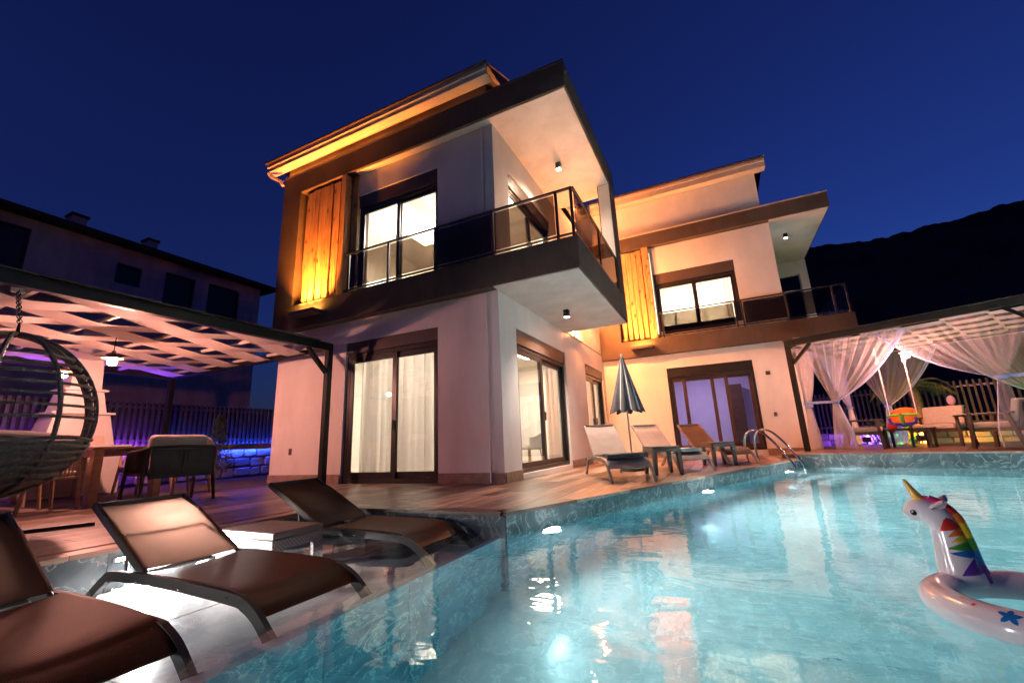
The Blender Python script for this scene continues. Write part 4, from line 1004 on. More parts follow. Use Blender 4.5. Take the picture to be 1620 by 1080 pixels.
# ---- white chimney barbecue
bq = at('barbecue_chimney', 'white stepped barbecue chimney with an arched opening beyond the dining table', 'barbecue', (-10.4, 3.75, 0))
bx, by = -10.45, 3.60
B().box(bx - 0.4, bx + 0.40, by - 0.62, by + 0.62, 0, 0.78).out('base', 'white', bq, bev=0.01)
B().box(bx - 0.45, bx + 0.45, by - 0.72, by + 0.72, 0.782, 0.84).out('worktop', 'white', bq, bev=0.01)
def frus(z0, z1, a0, b0, a1, b1, nm, mat='white'):
    b = B(); vs = []
    for z, a, c in ((z0, a0, b0 * 0.86), (z1, a1, b1 * 0.86)):
        vs.append([b.bm.verts.new((bx + sx * a, by + sy * c, z)) for sx, sy in ((-1, -1), (1, -1), (1, 1), (-1, 1))])
    for i in range(4): b.bm.faces.new((vs[0][i], vs[0][(i + 1) % 4], vs[1][(i + 1) % 4], vs[1][i]))
    b.bm.faces.new(vs[0][::-1]); b.bm.faces.new(vs[1])
    return b.out(nm, mat, bq, bev=0.006)
frus(0.842, 1.38, 0.36, 0.56, 0.30, 0.44, 'hood')
frus(1.382, 1.42, 0.36, 0.50, 0.36, 0.50, 'ledge'); frus(1.422, 1.80, 0.28, 0.38, 0.24, 0.30, 'hood'); frus(1.802, 1.84, 0.29, 0.35, 0.29, 0.35, 'ledge'); frus(1.842, 2.9, 0.22, 0.26, 0.18, 0.20, 'flue')
ar = B(); n = 18; pts = [(0.34 * math.cos(math.pi * i / n), 0.42 * math.sin(math.pi * i / n)) for i in range(n + 1)]
ar.bm.faces.new([ar.bm.verts.new((bx + 0.372 - 0.1 * (z / 0.54), by + y, 0.845 + z)) for y, z in pts]); ar.out('fire_opening', 'fascia', bq)
ar = B(); ar.bm.faces.new([ar.bm.verts.new((bx + 0.403, by + y * 1.2, 0.04 + z * 1.3)) for y, z in pts]); ar.out('wood_store', 'beige', bq)

# ---- stone wall, picket fence and LED strips on the left boundary
FX = -11.75
sw = at('stone_wall', 'low field stone wall under the picket fence on the left boundary', 'wall', (FX, 5, 0))
B().box(FX - 0.28, FX - 0.03, -2.5, 10.5, 0.0, 0.76).out('core', 'grout', sw)
yy = -2.4
r = random.Random(11)
rows = [(0.01, 0.25), (0.255, 0.50), (0.505, 0.75)]
for z0, z1 in rows:
    y = -2.4 + r.uniform(0, 0.2)
    while y < 10.4:
        L = r.uniform(0.26, 0.52); dp = r.uniform(0.0, 0.05)
        zz0, zz1 = z0 + r.uniform(0, 0.03), z1 - r.uniform(0, 0.03)
        p = [(y + 0.01 + r.uniform(0, .05), zz0), (y + L * 0.5, zz0 - 0.005), (y + L - 0.01 - r.uniform(0, .05), zz0 + r.uniform(0, .03)), (y + L - 0.012, (zz0 + zz1) / 2), (y + L - 0.02 - r.uniform(0, .05), zz1), (y + 0.02 + r.uniform(0, .05), zz1 - r.uniform(0, .02)), (y + 0.008, (zz0 + zz1) / 2)]
        mt = Matrix(((0, 0, 1, FX - 0.10), (1, 0, 0, 0), (0, 1, 0, 0), (0, 0, 0, 1)))
        B().prism(p, 0.03, 0.10 + dp, mt).out('stone', 'stone', sw, bev=0.012)
        y += L
B().box(FX - 0.30, FX + 0.10, -2.5, 10.5, 0.762, 0.80).out('coping', 'skirting', sw, bev=0.004)
B().box(FX + 0.02, FX + 0.05, -2.5, 10.5, 0.8005, 0.85).out('coping_lip', 'skirting', sw, bev=0.004)
B().box(FX + 0.105, FX + 0.125, -2.5, 10.5, 0.70, 0.80).out('coping_apron', 'skirting', sw, bev=0.004)
fc = at('picket_fence', 'dark vertical picket fence on the stone wall left of the front villa', 'fence', (FX - 0.15, 5, 0.8))
n = 0
pk = B().box(-0.014, 0.014, -0.028, 0.028, 0, 1.03).mesh('picket', bev=0.002)
y = -2.4
while y < 10.4:
    o = put('picket', pk, 'picket', fc); o.location = (FX - 0.11, y, 0.802); o.matrix_parent_inverse = MW[fc.name].inverted()
    y += 0.115
for z in (0.95, 1.70): B().box(FX - 0.155, FX - 0.126, -2.45, 10.45, z, z + 0.05).out('rail', 'picket', fc)
B().box(FX - 0.20, FX - 0.19, -2.45, 10.45, 0.802, 1.82).out('screen', 'mesh', fc)
for (y0, y1, z, mt, nm, lb) in ((-2.2, 5.4, 0.012, 'led_purple', 'led_strip', 'purple LED strip under the coping of the stone wall'), (5.6, 10.3, 0.012, 'led_blue', 'led_strip', 'blue LED strip under the coping of the stone wall near the villa'),
                               (5.6, 10.3, 0.806, 'led_blue', 'led_strip', 'blue LED strip under the pickets near the villa'), (-2.2, 5.4, 0.806, 'led_purple', 'led_strip', 'purple LED strip under the pickets behind the white chimney')):
    x0 = FX + 0.07 if z < 0.1 else FX - 0.02; z = 0.745 if z < 0.1 else z
    tag(B().box(x0, x0 + 0.02, y0, y1, z, z + 0.012).out(nm, mt), lb, 'LED strip', 'LED strips on the left boundary')
# small conifer
def leafy(name, label, cat, x, y, z, h, rx, n, seed, leaf=0.06, mat='green_leaf', cone=True):
    t = at(name, label, cat, (x, y, z)); r = random.Random(seed)
    B().tube([(x, y, z), (x + 0.02, y, z + h * 0.5), (x, y + 0.02, z + h * 0.9)], [0.03, 0.02, 0.006], 6).out('trunk', 'bark', t)
    b = B()
    for i in range(n):
        q = r.random() ** 0.8; hh = z + h * (0.12 + 0.88 * q)
        rr = rx * ((1 - q) * 0.9 + 0.12 if cone else math.sin(math.pi * (0.15 + 0.8 * q))) * math.sqrt(r.random())
        a = r.uniform(0, 6.283); c = Vector((x + rr * math.cos(a), y + rr * math.sin(a), hh))
        d = Vector((math.cos(a) * 0.6 + r.uniform(-.5, .5), math.sin(a) * 0.6 + r.uniform(-.5, .5), r.uniform(0.1, 1))).normalized(); s_ = d.cross(Vector((r.uniform(-1, 1), r.uniform(-1, 1), r.uniform(-1, 1)))).normalized()
        L = leaf * r.uniform(0.6, 1.4)
        b.bm.faces.new([b.bm.verts.new(c), b.bm.verts.new(c + d * L * 0.5 + s_ * L * 0.22), b.bm.verts.new(c + d * L), b.bm.verts.new(c + d * L * 0.5 - s_ * L * 0.22)])
    b.out('foliage', mat, t)
    return t
leafy('shrub', 'small dark conifer shrub in front of the picket fence', 'shrub', -10.5, 6.15, 0, 1.45, 0.34, 1500, 5)

# ---- neighbouring building far left
NX = -20.0
nb = at('apartment_block', 'dark unlit neighbouring block with square windows behind the left fence', 'building', (NX - 3, 5, 0))
op = [(7.25, 8.05, 7.15, 7.95), (8.86, 10.0, 6.45, 8.14), (10.55, 11.95, 6.45, 8.2), (2.2, 4.9, 6.7, 8.25)]
B().wall('x', NX - 0.3, NX, -12, 12.95, -0.02, 8.6, op).out('wall', 'nb', nb)
B().box(NX - 8, NX - 0.302, 12.65, 12.95, -0.02, 8.6).out('end_wall', 'nb', nb)
B().box(NX - 8, NX - 0.31, -12, 12.64, 6.3, 6.42).out('floor', 'nb', nb)
for k, (a, c, d, e) in enumerate(op):
    f = B(); frame_rect(f, 'x', NX - 0.12, a + 0.002, c - 0.002, d + 0.002, e - 0.002, 0.06, 0.05); wn = f.out('window', 'nbdark', nb)
    pane('x', NX - 0.14, a + 0.05, c - 0.05, d + 0.05, e - 0.05, wn, 'nbdark')
for a, c in ((8.76, 10.1), (10.45, 12.05)): B().box(NX + 0.002, NX + 0.45, a, c, 6.36, 6.47).out('balcony', 'nb', nb)
for a, c in ((8.76, 10.1), (10.45, 12.05)): B().box(NX + 0.40, NX + 0.44, a, c, 6.471, 6.62).out('balcony_rail', 'nbdark', nb)
B().box(NX + 0.002, NX + 0.6, -12, 6.3, 6.2, 6.62).out('terrace_band', 'nbdark', nb)
B().box(NX - 8.2, NX + 0.55, -12.4, 13.55, 8.60, 8.72).out('eave', 'nbroof', nb)
rf = B(); rf.poly([(NX + 0.6, -12.4, 8.722), (NX + 0.6, 13.6, 8.722), (NX - 4, 13.6, 9.9), (NX - 4, -12.4, 9.9)]); rf.poly([(NX - 4, -12.4, 9.9), (NX - 4, 13.6, 9.9), (NX - 8.4, 13.6, 8.722), (NX - 8.4, -12.4, 8.722)])
rf.poly([(NX + 0.6, 13.6, 8.722), (NX - 4, 13.6, 9.9), (NX - 8.4, 13.6, 8.722)]); rf = rf.out('roof', 'nbroof', nb)
for y, s in ((6.2, 0.42), (8.55, 0.34)):
    c = B().box(NX - 1.2, NX - 0.7, y - s / 2, y + s / 2, 8.7, 9.55).out('chimney', 'nb', rf); B().box(NX - 1.26, NX - 0.64, y - s / 2 - 0.05, y + s / 2 + 0.05, 9.552, 9.64).out('cap', 'nbroof', rf)

# ---- sun loungers
def lounger(label, loc, rz, legs, fr, sl, group, back_deg=43, seat=None):
    """feet at local z = 0, foot end at local x = 0, head end at +x; legs: seat height above the feet"""
    t = thing('sun_lounger', label, 'sun lounger', loc, rz, group)
    h = legs; hw = 0.29
    rail = [(0.0, 0.0), (0.075, h * 0.36), (0.15, h * 0.68), (0.23, h * 0.88), (0.34, h * 0.985), (0.9, h + 0.015), (1.42, h + 0.005), (1.52, h - 0.03), (1.60, h * 0.55), (1.70, h * 0.16), (1.78, 0.0)]
    def smooth(pts, k=4):
        out = []
        for i in range(len(pts) - 1):
            p0, p1, p2, p3 = pts[max(i - 1, 0)], pts[i], pts[i + 1], pts[min(i + 2, len(pts) - 1)]
            for j in range(k):
                u = j / k
                out.append(tuple(0.5 * (2 * p1[a] + (p2[a] - p0[a]) * u + (2 * p0[a] - 5 * p1[a] + 4 * p2[a] - p3[a]) * u * u + (3 * p1[a] - p0[a] - 3 * p2[a] + p3[a]) * u ** 3) for a in (0, 1)))
        return out + [pts[-1]]
    rs = smooth(rail)
    for sy in (-1, 1):
        b = B()
        for (x0, z0), (x1, z1) in zip(rs, rs[1:]):
            pass
        # rectangular tube: two offset outlines joined
        up = []; lo = []
        for i, (x, z) in enumerate(rs):
            a, c = rs[max(i - 1, 0)], rs[min(i + 1, len(rs) - 1)]; d = Vector((c[0] - a[0], c[1] - a[1])).normalized(); nn = Vector((-d.y, d.x)) * 0.026
            up.append((x + nn.x, z + nn.y)); lo.append((x - nn.x, z - nn.y))
        vs = [[b.bm.verts.new((p[0], sy * hw + s_ * 0.014, p[1])) for p in q] for q in (up, lo) for s_ in (-1, 1)]
        U0, U1, L0, L1 = vs
        for i in range(len(rs) - 1):
            for q in ((U0, U1), (L1, L0), (U1, L1), (L0, U0)): b.bm.faces.new((q[0][i], q[1][i], q[1][i + 1], q[0][i + 1]))
        b.bm.faces.new((U0[0], L0[0], L1[0], U1[0])); b.bm.faces.new((U0[-1], U1[-1], L1[-1], L0[-1]))
        o = b.out('side_rail', fr, t, smooth=True, angle=50)
        for x in (0.35, 0.75, 1.15):
            B().ico((x, sy * (hw + 0.015), h), 0.007, 1).out('bolt', 'steel', o)
    px, pz = 1.16, h + 0.010; a = math.radians(back_deg)
    bl = 0.80
    for sy in (-1, 1):
        B().bar((px, sy * (hw - 0.035), pz), (px + bl * math.cos(a), sy * (hw - 0.035), pz + bl * math.sin(a)), 0.026, 0.048).out('back_rail', fr, t, bev=0.005)
    for (x, z) in ((0.15, h * 0.66), (1.49, h - 0.03)): B().bar((x, -hw, z), (x, hw, z), 0.03, 0.022).out('cross_bar', fr, t, bev=0.004)
    B().bar((px + bl * math.cos(a), -hw + 0.03, pz + bl * math.sin(a)), (px + bl * math.cos(a), hw - 0.03, pz + bl * math.sin(a)), 0.03, 0.03).out('top_bar', fr, t, bev=0.006)
    sp = B()
    for sy in (-1, 1): sp.tube([(px + 0.42 * math.cos(a), sy * 0.2, pz + 0.42 * math.sin(a) - 0.02), (1.50, sy * 0.2, h - 0.02)], 0.010, 6)
    sp.tube([(px + 0.42 * math.cos(a), -0.2, pz + 0.42 * math.sin(a) - 0.02), (px + 0.42 * math.cos(a), 0.2, pz + 0.42 * math.sin(a) - 0.02)], 0.010, 6).out('prop', fr, t, smooth=True)
    prof = smooth([(0.125, h * 0.66), (0.15, h * 0.78), (0.19, h * 0.91), (0.26, h + 0.008), (0.37, h + 0.032), (0.7, h + 0.040), (1.14, h + 0.038)], 5)
    def seatf(u, v):
        k = u * (len(prof) - 1); i = min(int(k), len(prof) - 2); f = k - i
        x = prof[i][0] + (prof[i + 1][0] - prof[i][0]) * f; z = prof[i][1] + (prof[i + 1][1] - prof[i][1]) * f
        s = 1 - (2 * v - 1) ** 2
        return (x, -hw + 0.004 + (2 * hw - 0.008) * v, z - 0.022 * s * min(1, u * 2) )
    B().slab(seatf, 40, 10, 0.007).out('seat_sling', sl, t, smooth=True)
    def backf(u, v):
        s = 1 - (2 * v - 1) ** 2
        d = -0.028 * s * math.sin(math.pi * (0.08 + 0.84 * u))
        q = 0.02 + (bl - 0.03) * u + 0.0
        bend = 0.035 * max(0, u - 0.72) / 0.28
        return (px + q * math.cos(a) + (d + bend) * math.sin(-a) * -1 * (1 if False else 1) * 0 + q * 0 - math.sin(a) * (d - bend) * -1 * -1 + 0.0, -hw + 0.022 + (2 * hw - 0.044) * v, pz + 0.030 + q * math.sin(a) + math.cos(a) * (d - bend))
    B().slab(backf, 14, 10, 0.007).out('back_sling', 'sling_back' if sl == 'sling' else sl, t, smooth=True)
    return t
gl_ = 'brown sun loungers standing in the shallow pool shelf'
SZ = -0.270
l2 = lounger('whole brown sun lounger in shallow water in front of the wicker look side table', (-1.86, 1.72, SZ), math.pi, 0.185, 'lfr', 'sling', gl_, 27)
l1 = copy_tree(l2); l1.location = (-1.86, 0.82, SZ); l1['label'] = 'brown sun lounger nearest the camera, cut off by the bottom left corner'
l3 = copy_tree(l2); l3.location = (-1.97, 3.01, SZ); l3['label'] = 'brown sun lounger in the water against the terrace corner, beyond the side table'
def back_lounger(src, label, foot, d):
    o = copy_tree(src) if src else lounger(label, (0, 0, 0), 0, 0.27, 'lfr2', 'sling2', 'sun loungers on the terrace by the side doors', 40)
    o.location = (*foot, 0.001); o.rotation_euler = (0, 0, math.atan2(d[1], d[0])); o['label'] = label
    return o
b1 = back_lounger(None, 'pale sun lounger with a folded grey towel, in front of the closed parasol', (-1.12, 5.92), (-0.45, 0.89))
b2 = back_lounger(b1, 'sun lounger with a pale towel at its foot, between the two plastic side tables', (-0.42, 7.60), (-0.56, 0.83))
b3 = back_lounger(b1, 'brown terrace lounger nearest the pool ladder, in front of the lavender lit door', (0.30, 9.25), (-0.56, 0.83))
for ch in children(b3):
    if 'sling' in ch.name: ch.data = ch.data.copy(); ch.data.materials[0] = M['sling3']
def towel(label, foot, d, off, w, l, mat, z):
    o = B()
    for k in range(3): o.slab(lambda u, v: (-l / 2 + l * u + 0.01 * math.sin(v * 9 + k), -w / 2 + w * v, k * 0.018 + 0.006 * math.sin(u * 7 + k) * math.sin(v * 5)), 12, 10, 0.015)
    o = o.out('towel', mat, None, smooth=True, angle=60)
    dv = Vector(d).normalized(); o.location = (foot[0] + dv.x * off, foot[1] + dv.y * off, z); o.rotation_euler = (0, 0, math.atan2(d[1], d[0]))
    return tag(o, label, 'towel')
towel('folded dark grey towel lying on the foot of the pale lounger by the parasol', (-1.12, 5.92), (-0.45, 0.89), 0.42, 0.52, 0.36, 'towel', 0.312)
towel('folded pale towel lying on the middle terrace lounger', (-0.42, 7.60), (-0.56, 0.83), 0.42, 0.50, 0.36, 'towel2', 0.312)

# ---- side tables
def plastic_table(label, loc, rz, w, l, h, mat, group=None):
    t = thing('side_table', label, 'side table', loc, rz, group)
    B().box(-w / 2, w / 2, -l / 2, l / 2, h - 0.035, h).out('table_top', mat, t, bev=0.012, seg=2)
    for sx in (-1, 1):
        for sy in (-1, 1):
            b = B(); x, y = sx * (w / 2 - 0.035), sy * (l / 2 - 0.035)
            a = [b.bm.verts.new((x + dx, y + dy, h - 0.036)) for dx, dy in ((-.035, -.035), (.035, -.035), (.035, .035), (-.035, .035))]
            c = [b.bm.verts.new((x * 1.07 + dx * 0.75, y * 1.07 + dy * 0.75, 0)) for dx, dy in ((-.035, -.035), (.035, -.035), (.035, .035), (-.035, .035))]
            for i in range(4): b.bm.faces.new((a[i], a[(i + 1) % 4], c[(i + 1) % 4], c[i]))
            b.bm.faces.new(a); b.bm.faces.new(c[::-1]); b.out('leg', mat, t, bev=0.006)
    for sx in (-1, 1):
        B().box(sx * (w / 2 - 0.012) - 0.011, sx * (w / 2 - 0.012) + 0.011, -l / 2 + 0.06, l / 2 - 0.06, h - 0.085, h - 0.036).out('apron', mat, t, bev=0.004)
        B().box(-w / 2 + 0.06, w / 2 - 0.06, sx * (l / 2 - 0.012) - 0.011, sx * (l / 2 - 0.012) + 0.011, h - 0.085, h - 0.036).out('apron', mat, t, bev=0.004)
    return t
rt = thing('side_table', 'low wicker look plastic side table in the water between two brown loungers', 'side table', (-3.22, 2.36, SZ))
rw, rl, rh = 0.62, 0.42, 0.295
B().box(-rw / 2, rw / 2, -rl / 2, rl / 2, rh - 0.05, rh).out('table_top', 'plastic_brown', rt, bev=0.010, seg=2)
def ushape(axis, s_):
    L = rl if axis == 'x' else rw; k = 10
    outer = [(-L / 2 - 0.012, 0), (-L / 2 + 0.008, rh - 0.052), (L / 2 - 0.008, rh - 0.052), (L / 2 + 0.012, 0)]
    inn = [(L / 2 - 0.075, 0), (L / 2 - 0.085, rh - 0.15)] + [(L / 2 - 0.115 + 0.03 * math.cos(math.pi / 2 * i / 5), rh - 0.145 + 0.03 * math.sin(math.pi / 2 * i / 5)) for i in range(6)]
    inn = inn + [(-x, z) for x, z in inn[::-1]]
    b = B(); poly = outer + inn
    p0 = s_ * ((rw if axis == 'x' else rl) / 2)
    def P(d, q): return (p0 - s_ * d, q[0], q[1]) if axis == 'x' else (q[0], p0 - s_ * d, q[1])
    f = [b.bm.verts.new(P(-0.002, q)) for q in poly]; g = [b.bm.verts.new(P(0.03, q)) for q in poly]
    n = len(poly); b.bm.faces.new(f); b.bm.faces.new(g[::-1])
    for i in range(n): b.bm.faces.new((f[i], g[i], g[(i + 1) % n], f[(i + 1) % n]))
    return b.out('side_panel', 'rattan', rt, bev=0.002)
for s_ in (-1, 1): ushape('x', s_); ushape('y', s_)
plastic_table('square brown plastic side table between the parasol lounger and the towel lounger', (-0.90, 7.22, 0.001), 0.5, 0.44, 0.44, 0.42, 'plastic_brown', 'square plastic side tables')
plastic_table('square brown plastic side table behind the middle terrace lounger', (-0.12, 9.1, 0.001), 0.5, 0.44, 0.44, 0.42, 'plastic_brown', 'square plastic side tables')

# ---- closed parasol
ux, uy = -1.50, 7.95
um = at('parasol', 'closed grey and white striped parasol standing behind the terrace loungers', 'parasol', (ux, uy, 0))
B().tube([(ux, uy, 0.02), (ux, uy, 2.04)], 0.016, 8).out('pole', 'white', um, smooth=True)
B().lathe([(0.20, 0.001), (0.20, 0.05), (0.05, 0.08), (0.03, 0.16), (0.0, 0.16)], (ux, uy, 0), 24).out('base', 'umb', um, smooth=True)
B().ico((ux, uy, 2.07), 0.028, 2, (0.8, 0.8, 1.2)).out('finial', 'white', um, smooth=True)
def canopy(a0, a1):
    def fn(u, v):
        a = a0 + (a1 - a0) * u
        r = 0.022 + 0.245 * v ** 0.95
        fold = 1 + 0.20 * v * math.cos(a * 8)
        zz = 2.03 - 1.00 * v - 0.035 * v * math.cos(a * 8) * v
        return (ux + r * fold * math.cos(a), uy + r * fold * math.sin(a), zz)
    return fn
for k in range(16):
    a0 = 2 * math.pi * (k - 0.5) / 16 + 0.1; wd = 0.30 if k % 2 else 1.70
    mid = 2 * math.pi * k / 16 + 0.1
    B().slab(canopy(mid - math.pi / 16 * wd, mid + math.pi / 16 * wd), 8, 14, 0.006).out('canopy_panel', 'umb_w' if k % 2 else 'umb', um, smooth=True)

# ---- pool ladder
ld = at('pool_ladder', 'curved stainless steel pool ladder at the far corner of the pool', 'ladder', (0.95, 9.95, 0))
for k in (0, 1):
    t_ = 6.72 + k * 0.52
    base = PA + PD * t_
    pts = []
    prof = [(-0.52, 0.0), (-0.535, 0.30), (-0.50, 0.50), (-0.38, 0.60), (-0.22, 0.58), (-0.05, 0.42), (0.12, 0.18), (0.24, -0.02), (0.28, -0.2), (0.28, -1.05)]
    for i in range(len(prof) - 1):
        p0, p1, p2, p3 = prof[max(i - 1, 0)], prof[i], prof[i + 1], prof[min(i + 2, len(prof) - 1)]
        for j in range(5):
            u = j / 5
            q = [0.5 * (2 * p1[a] + (p2[a] - p0[a]) * u + (2 * p0[a] - 5 * p1[a] + 4 * p2[a] - p3[a]) * u * u + (3 * p1[a] - p0[a] - 3 * p2[a] + p3[a]) * u ** 3) for a in (0, 1)]
            pts.append((base.x + PN.x * q[0], base.y + PN.y * q[0], q[1]))
    B().tube(pts, 0.021, 10).out('handrail', 'steel', ld, smooth=True)
    B().lathe([(0.05, 0.001), (0.05, 0.012), (0.025, 0.02)], (base.x - PN.x * 0.52, base.y - PN.y * 0.52, 0), 16).out('flange', 'steel', ld, smooth=True)
for z in (-0.35, -0.6, -0.85):
    p, q = PA + PD * 6.72 + PN * 0.28, PA + PD * 7.24 + PN * 0.28
    B().bar((p.x, p.y, z), (q.x, q.y, z), 0.07, 0.02).out('step', 'steel', ld, bev=0.004)

# ---- unicorn swim ring
fx, fy, R_, r_ = 1.03, 2.51, 0.305, 0.068
fl_ = at('swim_ring', 'white inflatable unicorn swim ring with a rainbow mane floating in the pool', 'swim ring', (fx, fy, ZW))
zc = ZW + 0.034
def tor(u, v, k=1.0):
    a, q = u * 2 * math.pi, v * 2 * math.pi
    rr = R_ + r_ * k * math.cos(q)
    return Vector((fx + rr * math.cos(a), fy + rr * math.sin(a), zc + r_ * k * 0.92 * math.sin(q)))
b = B(); n, m_ = 72, 28
vs = [[b.bm.verts.new(tor(i / n, j / m_)) for j in range(m_)] for i in range(n)]
for i in range(n):
    for j in range(m_): b.bm.faces.new((vs[i][j], vs[(i + 1) % n][j], vs[(i + 1) % n][(j + 1) % m_], vs[i][(j + 1) % m_]))
b.out('ring', 'skin_vinyl', fl_, smooth=True, angle=180)
def spline(pts, k=8):
    out = []
    for i in range(len(pts) - 1):
        p0, p1, p2, p3 = [Vector(pts[q]) for q in (max(i - 1, 0), i, i + 1, min(i + 2, len(pts) - 1))]
        for j in range(k):
            u = j / k; out.append(0.5 * (2 * p1 + (p2 - p0) * u + (2 * p0 - 5 * p1 + 4 * p2 - p3) * u * u + (3 * p1 - p0 - 3 * p2 + p3) * u ** 3))
    return out + [Vector(pts[-1])]
# the neck stands on the ring's near left part; side axis sd runs across the animal
na = math.radians(124)
nb_ = Vector((fx + R_ * math.cos(na), fy + R_ * math.sin(na), zc + 0.03))
hd = Vector((-0.93, 0.34, 0)).normalized(); sd = Vector((-hd.y, hd.x, 0))
KU = 0.74                                                        # size of the neck and head
def L(f, s, z): return nb_ + (hd * f + sd * s + Vector((0, 0, z))) * KU
body = spline([L(-0.03, 0, -0.02), L(-0.02, 0, 0.10), L(-0.015, 0, 0.20), L(-0.005, 0, 0.29), L(0.03, 0, 0.36), L(0.085, 0, 0.385), L(0.135, 0, 0.365), L(0.165, 0, 0.345)], 6)
ctrl = [0.115, 0.098, 0.084, 0.075, 0.082, 0.075, 0.053, 0.027]
rad = []
for i in range(len(body)):
    k = i / (len(body) - 1) * (len(ctrl) - 1); j = min(int(k), len(ctrl) - 2); rad.append((ctrl[j] + (ctrl[j + 1] - ctrl[j]) * (k - j)) * KU)
B().tube(body, rad, 20).out('neck_and_head', 'skin_vinyl', fl_, smooth=True, angle=180)
hp = spline([L(0.075, 0, 0.44), L(0.105, 0, 0.50), L(0.135, 0, 0.575)], 6)
B().tube(hp, [(0.028 * (1 - i / len(hp)) + 0.006) * KU for i in range(len(hp))], 12).out('horn', 'v_horn', fl_, smooth=True, angle=60)
for s_ in (-1, 1):
    e = B(); base = L(0.02, s_ * 0.055, 0.405)
    tip = base + (sd * s_ * 0.085 - hd * 0.055 + Vector((0, 0, 0.045))) * KU
    ax = (tip - base).normalized(); wv = ax.cross(Vector((0, 0, 1))).normalized()
    e.slab(lambda u, v: base + (tip - base) * u + wv * (v - 0.5) * 0.055 * math.sin(math.pi * (0.18 + 0.80 * u)) + Vector((0, 0, 0.012 * (1 - (2 * v - 1) ** 2))), 8, 6, 0.012); e.out('ear', 'v_ear', fl_, smooth=True)
    B().ico(L(0.118, s_ * 0.054, 0.378), 0.019 * KU, 2).out('eye', 'v_eye', fl_, smooth=True)
    B().ico(L(0.123, s_ * 0.0705, 0.385), 0.005, 1).out('eye_glint', 'skin_vinyl', fl_)
mane = ['v_pink', 'v_pink', 'v_red', 'v_orange', 'v_yellow', 'v_green', 'v_blue', 'v_purple', 'v_purple']
mp = spline([L(0.09, 0, 0.452), L(0.04, 0, 0.453), L(-0.02, 0, 0.42), L(-0.065, 0, 0.36), L(-0.085, 0, 0.29), L(-0.098, 0, 0.20), L(-0.108, 0, 0.12), L(-0.122, 0, 0.05), L(-0.13, 0, 0.0)], 4)
for k in range(9):
    i0 = round(k * (len(mp) - 1) / 9); i1 = round((k + 1) * (len(mp) - 1) / 9)
    seg = mp[i0:i1 + 1]
    B().tube(seg, [0.022 if 0 < k < 8 else 0.017] * len(seg), 12).out('mane_tuft', mane[k], fl_, smooth=True)
# printed mane locks wrapped on the neck's sides
def on_neck(z, ang, k=1.012):
    i = min(range(len(body)), key=lambda q: abs(body[q].z - (nb_.z + z * KU)) + (0 if q < 26 else 9))
    c = body[i]; r0 = rad[i] * k
    return c + (-hd * math.cos(ang) + sd * math.sin(ang)) * r0 + Vector((0, 0, (nb_.z + z * KU) - c.z))
for s_ in (-1, 1):
    for (z0, z1, a1, mt, drop) in ((0.30, 0.375, 1.45, 'v_red', 0.055), (0.265, 0.31, 1.15, 'v_orange', 0.035), (0.225, 0.268, 1.05, 'v_yellow', 0.02), (0.18, 0.228, 1.30, 'v_green', 0.018), (0.14, 0.183, 1.30, 'v_blue', 0.0), (0.06, 0.143, 1.10, 'v_purple', 0.055)):
        e = B(); e.slab(lambda u, v: on_neck(z0 + (z1 - z0) * (0.5 + (v - 0.5) * (1 - u ** 2.6)) - drop * u * u, s_ * (0.1 + 1.25 * a1 * u)), 14, 6, 0.003); e.out('mane_print', mt, fl_, smooth=True)
def star(a_deg, q_deg, size, mat, pts=5):
    u, v = a_deg / 360, q_deg / 360
    c = tor(u, v, 1.004); du = (tor(u + 1e-3, v) - tor(u, v)).normalized(); dv = (tor(u, v + 1e-3) - tor(u, v)).normalized()
    b = B(); ring = []
    def place(x, y): 
        return tor(u + x / (2 * math.pi * (R_ + 0.04)), v + y / (2 * math.pi * r_), 1.018)
    n_ = pts * 6; prev = None
    for s_ in range(1, 6):
        ring = []
        for i in range(n_):
            q = (i % 6) / 3; q = 1 - q if q <= 1 else q - 1
            rr = size * (0.42 + 0.58 * q) * s_ / 5
            ring.append(b.bm.verts.new(place(rr * math.sin(2 * math.pi * i / n_), rr * math.cos(2 * math.pi * i / n_))))
        if prev is None: b.bm.faces.new(ring)
        else:
            for i in range(n_): b.bm.faces.new((prev[i], prev[(i + 1) % n_], ring[(i + 1) % n_], ring[i]))
        prev = ring
    b.out('printed_star', mat, fl_)
star(231, 52, 0.034, 'v_blue'); star(214, 62, 0.010, 'v_pink'); star(205, 78, 0.012, 'v_yellow'); star(255, 30, 0.022, 'v_pink'); star(280, 40, 0.034, 'v_purple'); star(310, 35, 0.03, 'v_blue')

# ---- gazebo with voile curtains at the far end of the pool
GO, GU, GV = Vector((1.60, 11.75, 0.1)), Vector((0.883, -0.469, 0)), Vector((0.469, 0.883, 0))
GW, GD, GH = 4.0, 3.6, 2.40
GM = Matrix(((GU.x, GV.x, 0, GO.x), (GU.y, GV.y, 0, GO.y), (0, 0, 1, GO.z), (0, 0, 0, 1)))
GA = math.atan2(GU.y, GU.x)
def G(u, v, z=0): return GO + GU * u + GV * v + Vector((0, 0, z))
gz = thing('gazebo', 'black steel gazebo with chequered woven roof and white curtains beyond the pool', 'gazebo', GO, GA)
for x, y in ((0.05, 0.05), (GW - 0.05, 0.05), (GW - 0.05, GD - 0.05), (0.05, GD - 0.05)): B().box(x - 0.05, x + 0.05, y - 0.05, y + 0.05, 0, GH).out('post', 'black_beam', gz, bev=0.004)
for a in ((-0.0, GW, 0, 0.1), (0, GW, GD - 0.1, GD)): B().box(a[0], a[1], a[2], a[3], GH + 0.001, GH + 0.13).out('beam', 'black_beam', gz, bev=0.004)
for x in (0.0, GW - 0.1): B().box(x, x + 0.1, 0.101, GD - 0.101, GH + 0.001, GH + 0.13).out('beam', 'black_beam', gz, bev=0.004)
